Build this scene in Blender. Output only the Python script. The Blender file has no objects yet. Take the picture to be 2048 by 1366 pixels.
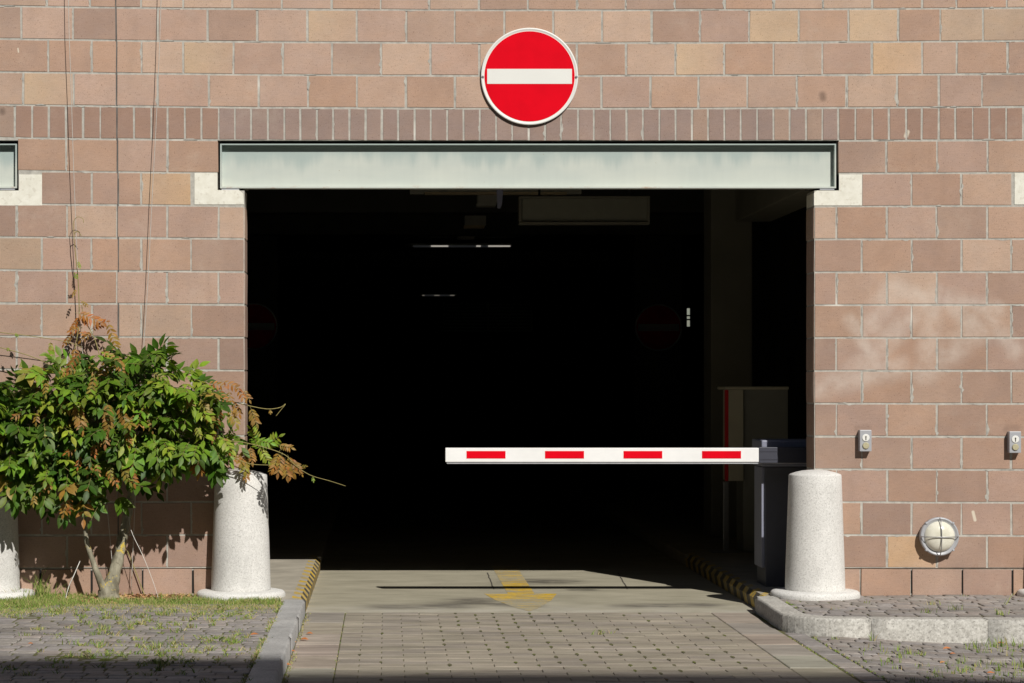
import bpy, math, random
from mathutils import Vector, Matrix, noise as mnoise
R = random.Random(7)
SC = bpy.context.scene
COL = SC.collection

# ------------------------------------------------------------------ camera, sky, sun
S, VX, VY, D, CZ = 328.0, 771.0, 770.0, 14.0, 1.366
def W(px, py, y=0.0):
    f = (D + y) / D
    return Vector(((px - VX) / S * f, y, CZ - (py - VY) / S * f))
def GX(px, y=0.0):
    return (px - VX) / S * (D + y) / D
def ZY(py, y=0.0):
    return CZ - (py - VY) / S * (D + y) / D

cam = bpy.data.cameras.new("camera")
camo = bpy.data.objects.new("camera", cam); COL.objects.link(camo)
camo.location = (0, -D, CZ); camo.rotation_euler = (math.pi / 2, 0, 0)
cam.sensor_width = 36; cam.lens = 36 * D / (2048 / S)
cam.shift_x = (1024 - VX) / 2048; cam.shift_y = (VY - 683) / 2048
cam.clip_start = 0.1; cam.clip_end = 3000
SC.camera = camo

SUNV = Vector((-0.452, 1.13, -1.0)).normalized()
w = bpy.data.worlds.new("World"); SC.world = w; w.use_nodes = True
nt = w.node_tree; nt.nodes.clear()
sky = nt.nodes.new('ShaderNodeTexSky'); sky.sky_type = 'NISHITA'; sky.sun_disc = False
sky.sun_elevation = math.asin(-SUNV.z); sky.sun_rotation = math.atan2(-SUNV.x, -SUNV.y)
bg = nt.nodes.new('ShaderNodeBackground'); bg.inputs[1].default_value = 0.045
wo = nt.nodes.new('ShaderNodeOutputWorld')
nt.links.new(sky.outputs[0], bg.inputs[0]); nt.links.new(bg.outputs[0], wo.inputs[0])
sl = bpy.data.lights.new("sun", 'SUN'); sl.energy = 4.3; sl.angle = math.radians(0.5); sl.color = (1.0, 0.96, 0.895)
so = bpy.data.objects.new("sun", sl); COL.objects.link(so)
so.rotation_euler = SUNV.to_track_quat('-Z', 'Y').to_euler(); so.location = (8, -20, 20)
SC.view_settings.view_transform = 'Standard'; SC.view_settings.look = 'None'
SC.view_settings.exposure = 0.0; SC.view_settings.gamma = 1.0
SC.cycles.max_bounces = 8; SC.cycles.use_denoising = True

# ------------------------------------------------------------------ material helpers
def lin(r, g, b):
    f = lambda c: (c/255/12.92) if c/255 <= 0.04045 else ((c/255+0.055)/1.055)**2.4
    return (f(r), f(g), f(b), 1.0)
class N:
    def __init__(s, name, rough=0.8, spec=0.3):
        s.m = bpy.data.materials.new(name); s.m.use_nodes = True
        s.t = s.m.node_tree; s.b = s.t.nodes['Principled BSDF']
        s.b.inputs['Roughness'].default_value = rough
        s.b.inputs['Specular IOR Level'].default_value = spec
        s.geo = None
    def n(s, typ, **kw):
        x = s.t.nodes.new(typ)
        for k, v in kw.items(): setattr(x, k, v)
        return x
    def put(s, sock, v):
        if isinstance(v, bpy.types.NodeSocket): s.t.links.new(v, sock)
        elif v is not None: sock.default_value = v
    def pos(s):
        if s.geo is None: s.geo = s.n('ShaderNodeNewGeometry')
        return s.geo.outputs['Position']
    def obj(s):
        return s.n('ShaderNodeTexCoord').outputs['Object']
    def scale(s, v, xyz):
        x = s.n('ShaderNodeVectorMath', operation='MULTIPLY'); s.put(x.inputs[0], v); s.put(x.inputs[1], xyz); return x.outputs[0]
    def noise(s, sc, det=3, vec=None, rough=0.55, st=None):
        x = s.n('ShaderNodeTexNoise'); x.inputs['Scale'].default_value = sc; x.inputs['Detail'].default_value = det
        x.inputs['Roughness'].default_value = rough
        v = vec or s.pos()
        if st: v = s.scale(v, st)
        s.t.links.new(v, x.inputs['Vector']); return x.outputs['Fac']
    def voro(s, sc, vec=None, feat='F1', out='Distance', st=None):
        x = s.n('ShaderNodeTexVoronoi', feature=feat); x.inputs['Scale'].default_value = sc
        v = vec or s.pos()
        if st: v = s.scale(v, st)
        s.t.links.new(v, x.inputs['Vector']); return x.outputs[out]
    def mr(s, v, a, b, c=0.0, d=1.0, smooth=False):
        x = s.n('ShaderNodeMapRange'); x.clamp = True
        if smooth: x.interpolation_type = 'SMOOTHSTEP'
        s.put(x.inputs[0], v); x.inputs[1].default_value = a; x.inputs[2].default_value = b
        x.inputs[3].default_value = c; x.inputs[4].default_value = d; return x.outputs[0]
    def math(s, op, a, b=None, c=None):
        x = s.n('ShaderNodeMath', operation=op); s.put(x.inputs[0], a)
        if b is not None: s.put(x.inputs[1], b)
        if c is not None: s.put(x.inputs[2], c)
        return x.outputs[0]
    def mix(s, f, a, b, mode='MIX'):
        x = s.n('ShaderNodeMix', data_type='RGBA', blend_type=mode)
        s.put(x.inputs[0], f); s.put(x.inputs[6], a); s.put(x.inputs[7], b); return x.outputs[2]
    def attr(s, name='Col'):
        return s.n('ShaderNodeAttribute', attribute_name=name).outputs['Color']
    def gray(s, f):
        x = s.n('ShaderNodeCombineColor'); [s.put(x.inputs[i], f) for i in range(3)]; return x.outputs[0]
    def base(s, c): s.put(s.b.inputs['Base Color'], c); return s
    def bump(s, h, strength=0.3, dist=0.002):
        x = s.n('ShaderNodeBump'); x.inputs['Strength'].default_value = strength; x.inputs['Distance'].default_value = dist
        s.put(x.inputs['Height'], h); s.t.links.new(x.outputs[0], s.b.inputs['Normal']); return s
    def stroke(s, a, b, r0, r1):
        a = Vector(a); b = Vector(b); ba = b - a
        p = s.n('ShaderNodeVectorMath', operation='SUBTRACT'); s.t.links.new(s.pos(), p.inputs[0]); p.inputs[1].default_value = a
        d = s.n('ShaderNodeVectorMath', operation='DOT_PRODUCT'); s.t.links.new(p.outputs[0], d.inputs[0]); d.inputs[1].default_value = ba / max(ba.length_squared, 1e-9)
        h = s.n('ShaderNodeClamp'); s.t.links.new(d.outputs['Value'], h.inputs[0])
        q = s.n('ShaderNodeVectorMath', operation='SCALE'); q.inputs[0].default_value = ba; s.t.links.new(h.outputs[0], q.inputs['Scale'])
        e = s.n('ShaderNodeVectorMath', operation='SUBTRACT'); s.t.links.new(p.outputs[0], e.inputs[0]); s.t.links.new(q.outputs[0], e.inputs[1])
        l = s.n('ShaderNodeVectorMath', operation='LENGTH'); s.t.links.new(e.outputs[0], l.inputs[0])
        return s.mr(l.outputs['Value'], r0, r1, 1, 0, True)

def plain(name, c, rough=0.6, spec=0.3, metal=0.0, var=0.12, sc=12.0, bump=0.0):
    m = N(name, rough, spec); f = m.noise(sc, 4)
    k = m.mr(f, 0.3, 0.7, 1 - var, 1 + var)
    m.base(m.mix(1.0, c, m.gray(k), 'MULTIPLY')); m.b.inputs['Metallic'].default_value = metal
    if bump: m.bump(m.noise(sc * 12, 3), bump, 0.002)
    return m.m

def mat_brick():
    m = N('brick', 0.88, 0.2)
    c = m.attr()
    big = m.mr(m.noise(5.5, 4), 0.3, 0.7, 0.93, 1.07)
    c = m.mix(1.0, c, m.gray(big), 'MULTIPLY')
    hue = m.mr(m.noise(9.0, 3, st=(1, 1, 1.6)), 0.35, 0.7)
    c = m.mix(m.math('MULTIPLY', hue, 0.3), c, m.mix(1.0, c, (1.10, 1.0, 0.86, 1), 'MULTIPLY'))
    drag = m.mr(m.noise(60, 4, st=(0.35, 1, 2.2), rough=0.7), 0.3, 0.7, 0.93, 1.07)
    c = m.mix(1.0, c, m.gray(drag), 'MULTIPLY')
    fine = m.mr(m.noise(210, 3, rough=0.7), 0.3, 0.7, 0.86, 1.13)
    c = m.mix(1.0, c, m.gray(fine), 'MULTIPLY')
    pit = m.mr(m.noise(120, 1, st=(1.5, 1, 0.7)), 0.66, 0.72)
    c = m.mix(m.math('MULTIPLY', pit, 0.6), c, (0.12, 0.065, 0.04, 1))
    wh = m.mr(m.voro(48), 0.055, 0.03)
    wsel = m.mr(m.noise(12, 1), 0.52, 0.6)
    c = m.mix(m.math('MULTIPLY', m.math('MULTIPLY', wh, wsel), 0.6), c, (0.75, 0.68, 0.58, 1))
    bl = m.mr(m.noise(3.2, 5, rough=0.7), 0.56, 0.74)
    c = m.mix(m.math('MULTIPLY', bl, 0.22), c, (0.60, 0.52, 0.43, 1))
    rs = m.mr(m.noise(8, 4, st=(1, 1, 0.12)), 0.58, 0.75)
    c = m.mix(m.math('MULTIPLY', rs, 0.16), c, (0.25, 0.18, 0.14, 1))
    # half washed-off chalky writing on the right pier
    st = [((1745, 640), (1790, 575), 28), ((1790, 575), (1850, 600), 22), ((1850, 600), (1770, 690), 26),
          ((1770, 690), (1700, 745), 22), ((1870, 590), (1850, 740), 24), ((1850, 740), (1960, 660), 30),
          ((1960, 660), (1900, 600), 26), ((1900, 600), (1990, 620), 22), ((1640, 775), (1800, 735), 26),
          ((1980, 640), (2030, 700), 20), ((1700, 640), (1760, 740), 16)]
    acc = None
    for a, b, r in st:
        k = m.stroke(W(*a), W(*b), r / S * 0.05, r / S * 1.45)
        acc = k if acc is None else m.math('MAXIMUM', acc, k)
    acc = m.math('MULTIPLY', acc, m.mr(m.noise(9, 4, rough=0.65), 0.3, 0.65, 0.25, 1.0))
    c = m.mix(m.math('MULTIPLY', acc, 0.42), c, (0.70, 0.63, 0.56, 1))
    ch = m.stroke(W(1946, 1024), W(1950, 1040), 0.006, 0.012)
    ch = m.math('MAXIMUM', ch, m.stroke(W(36, 97), W(37, 104), 0.003, 0.006))
    ch = m.math('MAXIMUM', ch, m.stroke(W(1815, 264), W(1812, 272), 0.008, 0.018))
    c = m.mix(m.math('MULTIPLY', ch, 0.8), c, (0.7, 0.64, 0.52, 1))
    dk = m.stroke(W(1645, 190), W(1646, 196), 0.004, 0.035)
    dk = m.math('MAXIMUM', dk, m.stroke(W(5, 222), W(5, 224), 0.004, 0.03))
    for x in (1726, 2024):
        dk = m.math('MAXIMUM', dk, m.math('MULTIPLY', m.stroke(W(x-9, 857), W(x+9, 857), 0.004, 0.04), 0.5))
    c = m.mix(m.math('MULTIPLY', dk, 0.6), c, (0.13, 0.09, 0.07, 1))
    m.base(c)
    m.bump(m.math('ADD', m.noise(260, 3), m.math('MULTIPLY', pit, -0.8)), 0.35, 0.0012)
    return m.m
def mat_mortar():
    m = N('mortar', 0.95, 0.1)
    c = m.mix(m.mr(m.noise(22, 5, rough=0.7), 0.35, 0.65), (0.37, 0.355, 0.32, 1), (0.54, 0.52, 0.465, 1))
    c = m.mix(m.mr(m.noise(3, 3), 0.62, 0.72), c, (0.66, 0.64, 0.58, 1))
    m.base(c); m.bump(m.noise(260, 3), 0.6, 0.002); return m.m
def mat_granite(name, a, b, dark, sc=230, bl=(0.85, 1.1)):
    m = N(name, 0.8, 0.3)
    c = m.mix(m.mr(m.noise(sc * 0.7, 4, rough=0.65), 0.35, 0.65), a, b)
    sp = m.mr(m.noise(sc * 1.1, 2, rough=0.6), 0.56, 0.66)
    c = m.mix(m.math('MULTIPLY', sp, 0.55), c, dark)
    k = m.mr(m.noise(4, 4), 0.3, 0.7, *bl)
    c = m.mix(1.0, c, m.gray(k), 'MULTIPLY')
    st_ = m.mr(m.noise(5, 5, st=(1, 1, 0.5), rough=0.7), 0.52, 0.72)
    c = m.mix(m.math('MULTIPLY', st_, 0.30), c, dark)
    ds = m.math('MULTIPLY', m.mr(m.voro(11), 0.07, 0.035), m.mr(m.noise(3, 2), 0.5, 0.6))
    c = m.mix(m.math('MULTIPLY', ds, 0.5), c, dark)
    m.base(c); m.bump(m.noise(sc * 0.9, 3), 0.5, 0.0015); return m.m
def mat_attr(name, rough=0.85, f1=18, f2=220, v1=0.15, v2=0.14, bump=0.4, streak=False, moss=0.0):
    m = N(name, rough, 0.25)
    c = m.attr()
    k1 = m.mr(m.noise(f1, 4, st=(0.4, 1.4, 1) if streak else None), 0.3, 0.7, 1 - v1, 1 + v1)
    k2 = m.mr(m.noise(f2, 3), 0.3, 0.7, 1 - v2, 1 + v2)
    k3 = m.mr(m.noise(1.5, 5, st=(0.5, 2.4, 1), rough=0.65), 0.34, 0.66, 0.72, 1.18)
    c = m.mix(1.0, c, m.gray(k3), 'MULTIPLY') if moss else c
    c = m.mix(1.0, c, m.gray(k1), 'MULTIPLY'); c = m.mix(1.0, c, m.gray(k2), 'MULTIPLY')
    if moss:
        dt = m.mr(m.noise(2.6, 6, st=(0.7, 1.6, 1), rough=0.7), 0.55, 0.68)
        c = m.mix(m.math('MULTIPLY', dt, 0.38), c, (0.12, 0.10, 0.075, 1))
        c = m.mix(m.math('MULTIPLY', m.mr(m.noise(7, 5, rough=0.7), 0.58, 0.72), moss), c, (0.16, 0.15, 0.05, 1))
    m.base(c); m.bump(m.noise(f2, 3), bump, 0.0015); return m.m
def mat_leaf():
    m = N('leaf', 0.5, 0.35)
    c = m.attr()
    k = m.mr(m.noise(45, 3), 0.3, 0.7, 0.8, 1.2)
    c = m.mix(1.0, c, m.gray(k), 'MULTIPLY')
    m.base(c)
    tr = m.n('ShaderNodeBsdfTranslucent'); m.put(tr.inputs[0], m.mix(1.0, c, (1.3, 1.3, 0.6, 1), 'MULTIPLY'))
    mx = m.n('ShaderNodeMixShader'); mx.inputs[0].default_value = 0.28
    out = m.t.nodes['Material Output']
    m.t.links.new(m.b.outputs[0], mx.inputs[1]); m.t.links.new(tr.outputs[0], mx.inputs[2]); m.t.links.new(mx.outputs[0], out.inputs[0])
    return m.m
def mat_steel_paint():
    m = N('lintel_paint', 0.5, 0.35)
    z = m.n('ShaderNodeSeparateXYZ'); m.t.links.new(m.pos(), z.inputs[0]); zz = z.outputs['Z']
    c = m.mix(m.mr(m.noise(2.2, 4, st=(1, 1, 3)), 0.35, 0.65), lin(191, 198, 191), lin(200, 205, 196))
    # old teal run-down stains hanging below the top flange
    up = m.mr(m.math('ADD', zz, m.mr(m.noise(7, 4, st=(1, 1, 0.15)), 0.3, 0.7, -0.06, 0.06)), ZY(335), ZY(298), 0, 1, True)
    c = m.mix(m.math('MULTIPLY', up, 0.55), c, lin(140, 162, 162))
    low = m.mr(zz, ZY(368), ZY(378), 0, 1)
    ru = m.mr(m.noise(9, 5, st=(1, 1, 2), rough=0.7), 0.56, 0.68)
    c = m.mix(m.math('MULTIPLY', m.math('MULTIPLY', ru, low), 0.75), c, lin(165, 105, 50))
    sp = m.mr(m.voro(9), 0.035, 0.02)
    c = m.mix(m.math('MULTIPLY', sp, 0.5), c, lin(150, 130, 90))
    c = m.mix(1.0, c, m.gray(m.mr(m.noise(30, 3, st=(1, 1, 0.1)), 0.3, 0.7, 0.985, 1.012)), 'MULTIPLY')
    m.base(c); return m.m
def mat_concrete_floor():
    m = N('concrete_floor', 0.75, 0.3)
    c = m.mix(m.mr(m.noise(2.2, 5, st=(1, 2, 1)), 0.3, 0.7), (0.32, 0.295, 0.22, 1), (0.44, 0.405, 0.31, 1))
    c = m.mix(1.0, c, m.gray(m.mr(m.noise(11, 5, st=(0.5, 3, 1)), 0.3, 0.7, 0.86, 1.12)), 'MULTIPLY')
    c = m.mix(1.0, c, m.gray(m.mr(m.noise(160, 3), 0.3, 0.7, 0.88, 1.1)), 'MULTIPLY')
    def G(px, py, z=0.0):
        d = (CZ - z) * S * D / (py - VY); return Vector(((px - VX) / S * d / D, d - D, z))
    # tyre-dirt smears and oil spots on the slab
    acc = None
    for a, b, r in [((780, 1214), (900, 1212), .17), ((900, 1212), (950, 1200), .17), ((1265, 1212), (1400, 1210), .14), ((1060, 1163), (1100, 1163), .22),
                    ((960, 1207), (1060, 1212), .10), ((1150, 1180), (1180, 1180), .06), ((1140, 1163), (1150, 1163), .05), ((1135, 1174), (1145, 1174), .05)]:
        k = m.stroke(G(*a), G(*b), r * 0.3, r * 1.6); acc = k if acc is None else m.math('MAXIMUM', acc, k)
    acc = m.math('MULTIPLY', acc, m.mr(m.noise(7, 5, st=(0.6, 2, 1), rough=0.7), 0.35, 0.6, 0.25, 1))
    c = m.mix(m.math('MULTIPLY', acc, 0.9), c, (0.085, 0.075, 0.062, 1))
    # the floor of the garage proper: interior darkness put into the slab colour
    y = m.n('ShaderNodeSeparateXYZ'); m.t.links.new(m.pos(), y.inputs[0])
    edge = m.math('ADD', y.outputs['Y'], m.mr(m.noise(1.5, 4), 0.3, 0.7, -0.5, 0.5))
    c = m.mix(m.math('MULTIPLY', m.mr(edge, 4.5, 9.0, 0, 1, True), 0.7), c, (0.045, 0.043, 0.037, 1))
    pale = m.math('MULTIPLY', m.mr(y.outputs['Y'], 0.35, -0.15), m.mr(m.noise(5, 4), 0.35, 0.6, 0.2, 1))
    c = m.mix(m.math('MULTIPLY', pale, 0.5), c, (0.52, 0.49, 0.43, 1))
    m.base(c); m.bump(m.noise(120, 4), 0.3, 0.002); return m.m
def mat_yellow(name, wear=0.5, fades=()):
    m = N(name, 0.6, 0.3)
    c = m.mix(m.mr(m.noise(30, 3), 0.3, 0.7), (0.60, 0.36, 0.02, 1), (0.82, 0.54, 0.02, 1))
    f = m.noise(14, 6, st=(0.35, 2.6, 1), rough=0.8)
    for p, q, r0, k in fades: f = m.math('ADD', f, m.math('MULTIPLY', m.stroke(p, q, r0 * 0.3, r0), k))
    c = m.mix(m.mr(f, wear - 0.03, wear + 0.03), c, (0.38, 0.35, 0.26, 1))
    c = m.mix(m.math('MULTIPLY', m.mr(m.noise(5, 5, st=(0.5, 2, 1), rough=0.7), 0.5, 0.62), 0.6), c, (0.24, 0.19, 0.11, 1))
    m.base(c); return m.m
def mat_bark():
    m = N('bark', 0.9, 0.2)
    c = m.mix(m.mr(m.noise(25, 5, st=(1, 1, 0.4)), 0.35, 0.65), (0.17, 0.155, 0.11, 1), (0.36, 0.335, 0.25, 1))
    c = m.mix(m.mr(m.noise(13, 4, rough=0.7), 0.58, 0.63), c, (0.58, 0.44, 0.09, 1))
    c = m.mix(m.mr(m.noise(60, 3, st=(0.6, 0.6, 2)), 0.62, 0.72), c, (0.10, 0.085, 0.06, 1))
    m.base(c); m.bump(m.noise(60, 4, st=(1, 1, 0.35)), 0.8, 0.006); return m.m

M = {}
M['brick'] = mat_brick(); M['mortar'] = mat_mortar()
M['bollard'] = mat_granite('bollard_granite', (0.64, 0.63, 0.60, 1), (0.79, 0.78, 0.75, 1), (0.32, 0.31, 0.29, 1), 130, (0.93, 1.05))
M['kerb'] = mat_granite('kerb_granite', (0.36, 0.355, 0.345, 1), (0.50, 0.495, 0.48, 1), (0.17, 0.165, 0.16, 1), 120, (0.8, 1.12))
M['kerb2'] = mat_granite('coarse_granite', (0.36, 0.345, 0.31, 1), (0.58, 0.565, 0.52, 1), (0.14, 0.13, 0.12, 1), 75, (0.9, 1.1))
M['pad'] = mat_granite('padstone_concrete', lin(236, 234, 222), lin(224, 221, 207), lin(205, 199, 184), 30, (0.95, 1.05))
M['lintel'] = mat_steel_paint()
M['gapshade'] = plain('recess_shade', (0.02, 0.02, 0.018, 1), 0.9)  # near-black colour stands in for shade in slots and grooves
M['seal'] = plain('joint_sealant', (0.13, 0.12, 0.11, 1), 0.8, var=0.4, sc=8)
M['paver'] = mat_attr('paver', 0.85, 9, 190, 0.16, 0.12, 0.4, True, 0.15)
M['sett'] = mat_attr('sett', 0.8, 22, 160, 0.16, 0.16, 0.5, False, 0.25)
M['sand'] = N('joint_sand', 0.95, 0.1); _s = M['sand']
_s.base(_s.mix(_s.mr(_s.noise(11, 4), 0.45, 0.6), (0.13, 0.12, 0.075, 1), (0.12, 0.135, 0.035, 1))); M['sand'] = _s.m
M['soil'] = plain('soil', (0.13, 0.10, 0.07, 1), 0.95, 0.1, var=0.4, sc=20, bump=0.8)
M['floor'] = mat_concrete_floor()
M['plat'] = plain('platform_concrete', (0.40, 0.365, 0.30, 1), 0.85, 0.2, var=0.16, sc=6, bump=0.3)
M['yellow'] = mat_yellow('arrow_yellow', 0.525, [((0.87, -0.1, 0), (0.87, 0.45, 0), 0.3, 0.09), ((0.9, 2.2, 0), (0.9, 3.3, 0), 0.5, 0.06), ((0.75, 1.2, 0), (0.8, 1.2, 0), 0.1, 0.1)]); M['ystripe'] = mat_yellow('stripe_yellow', 0.51)
M['kblack'] = plain('stripe_black', (0.10, 0.09, 0.075, 1), 0.6, var=0.3)
M['red'] = plain('sign_red', (0.74, 0.001, 0.012, 1), 0.55, 0.06, var=0.08, sc=6)
M['signwhite'] = plain('sign_white', (0.80, 0.80, 0.76, 1), 0.45, 0.3, var=0.02, sc=4)
M['boomwhite'] = plain('boom_white', (0.86, 0.86, 0.85, 1), 0.4, 0.4, var=0.04, sc=9)
M['alu'] = plain('aluminium', (0.55, 0.56, 0.58, 1), 0.45, 0.5, 0.4, var=0.08, sc=30)
M['grey'] = plain('grey_enclosure', (0.42, 0.43, 0.455, 1), 0.4, 0.5, 0.1, var=0.03, sc=20)
M['cab'] = plain('cabinet_grey', (0.085, 0.088, 0.105, 1), 0.5, 0.4, var=0.06)
M['cabhead'] = plain('cabinet_head_grey', (0.24, 0.25, 0.32, 1), 0.5, 0.4, var=0.06)
M['clamp'] = plain('sleeve_shade', (0.055, 0.057, 0.075, 1), 0.45, 0.4, var=0.08)  # dark colour stands in for the shadow on the boom's end
M['machine'] = plain('machine_grey', (0.30, 0.30, 0.27, 1), 0.5, 0.4, var=0.05)
M['machpale'] = plain('machine_pale', (0.62, 0.58, 0.46, 1), 0.5, 0.4, var=0.05)
M['machred'] = plain('machine_red', (0.7, 0.02, 0.03, 1), 0.4, 0.4, var=0.05)
M['steel'] = plain('steel', (0.35, 0.35, 0.36, 1), 0.4, 0.5, 0.8, var=0.1, sc=40)
M['wire'] = plain('wire_steel', (0.62, 0.60, 0.55, 1), 0.45, 0.5, 0.3, var=0.15, sc=50)
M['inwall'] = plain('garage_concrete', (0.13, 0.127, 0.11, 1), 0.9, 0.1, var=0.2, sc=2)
M['pillar'] = plain('pillar_paint', (0.22, 0.21, 0.17, 1), 0.85, 0.2, var=0.1, sc=3)
M['lampbody'] = plain('lamp_body', (0.75, 0.73, 0.62, 1), 0.5, 0.3, var=0.06)
M['litwarm'] = plain('lit_underside_tint', (0.85, 0.70, 0.45, 1), 0.5, 0.3, var=0.1)  # warm tint stands in for light bounced onto undersides
M['signdark'] = plain('sign_panel', (0.26, 0.26, 0.21, 1), 0.5, 0.3, var=0.06)
M['leaf'] = mat_leaf(); M['bark'] = mat_bark()
M['twig'] = plain('twig', (0.30, 0.26, 0.10, 1), 0.7, 0.2, var=0.2, sc=40)
M['grass'] = mat_attr('grass', 0.7, 30, 90, 0.1, 0.05, 0.0)
M['flower'] = plain('flower', (0.55, 0.42, 0.62, 1), 0.7, 0.2, var=0.2, sc=80)
M['keyhole'] = plain('keyhole', (0.06, 0.05, 0.03, 1), 0.6)
M['button'] = plain('button_brass', (0.50, 0.46, 0.30, 1), 0.5, 0.4, 0.2, var=0.15, sc=150)
M['render'] = plain('street_render', (0.10, 0.095, 0.085, 1), 0.9, 0.1, var=0.08, sc=2)
M['dglass'] = plain('window_glass', (0.03, 0.035, 0.04, 1), 0.15, 0.5)
M['asphalt'] = plain('asphalt', (0.06, 0.06, 0.058, 1), 0.9, 0.2, var=0.2, sc=3, bump=0.3)
def lampglass():
    m = N('lamp_glass', 0.22, 0.6); m.base(m.mix(m.mr(m.noise(14, 3), 0.35, 0.65), (0.68, 0.66, 0.54, 1), (0.84, 0.82, 0.71, 1)))
    m.b.inputs['Coat Weight'].default_value = 0.6; m.b.inputs['Coat Roughness'].default_value = 0.08; return m.m
M['glass'] = lampglass()
def emis(name, c, st):
    m = N(name); m.b.inputs['Emission Color'].default_value = c; m.b.inputs['Emission Strength'].default_value = st; m.base((0.5, 0.5, 0.5, 1)); return m.m
M['tube'] = emis('reflection_glow', (1.0, 0.92, 0.80, 1), 0.35)  # glow stands in for daylight reflected in the lamp diffuser
M['glowfaint'] = emis('diffuser_glow_faint', (0.8, 0.85, 0.9, 1), 0.012)  # faint glow paints the dimmer reflection between the bright strips
M['glowdim'] = emis('reflection_glow_far', (1.0, 0.9, 0.72, 1), 0.12)  # weaker reflection glow for the farthest lamp

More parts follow.
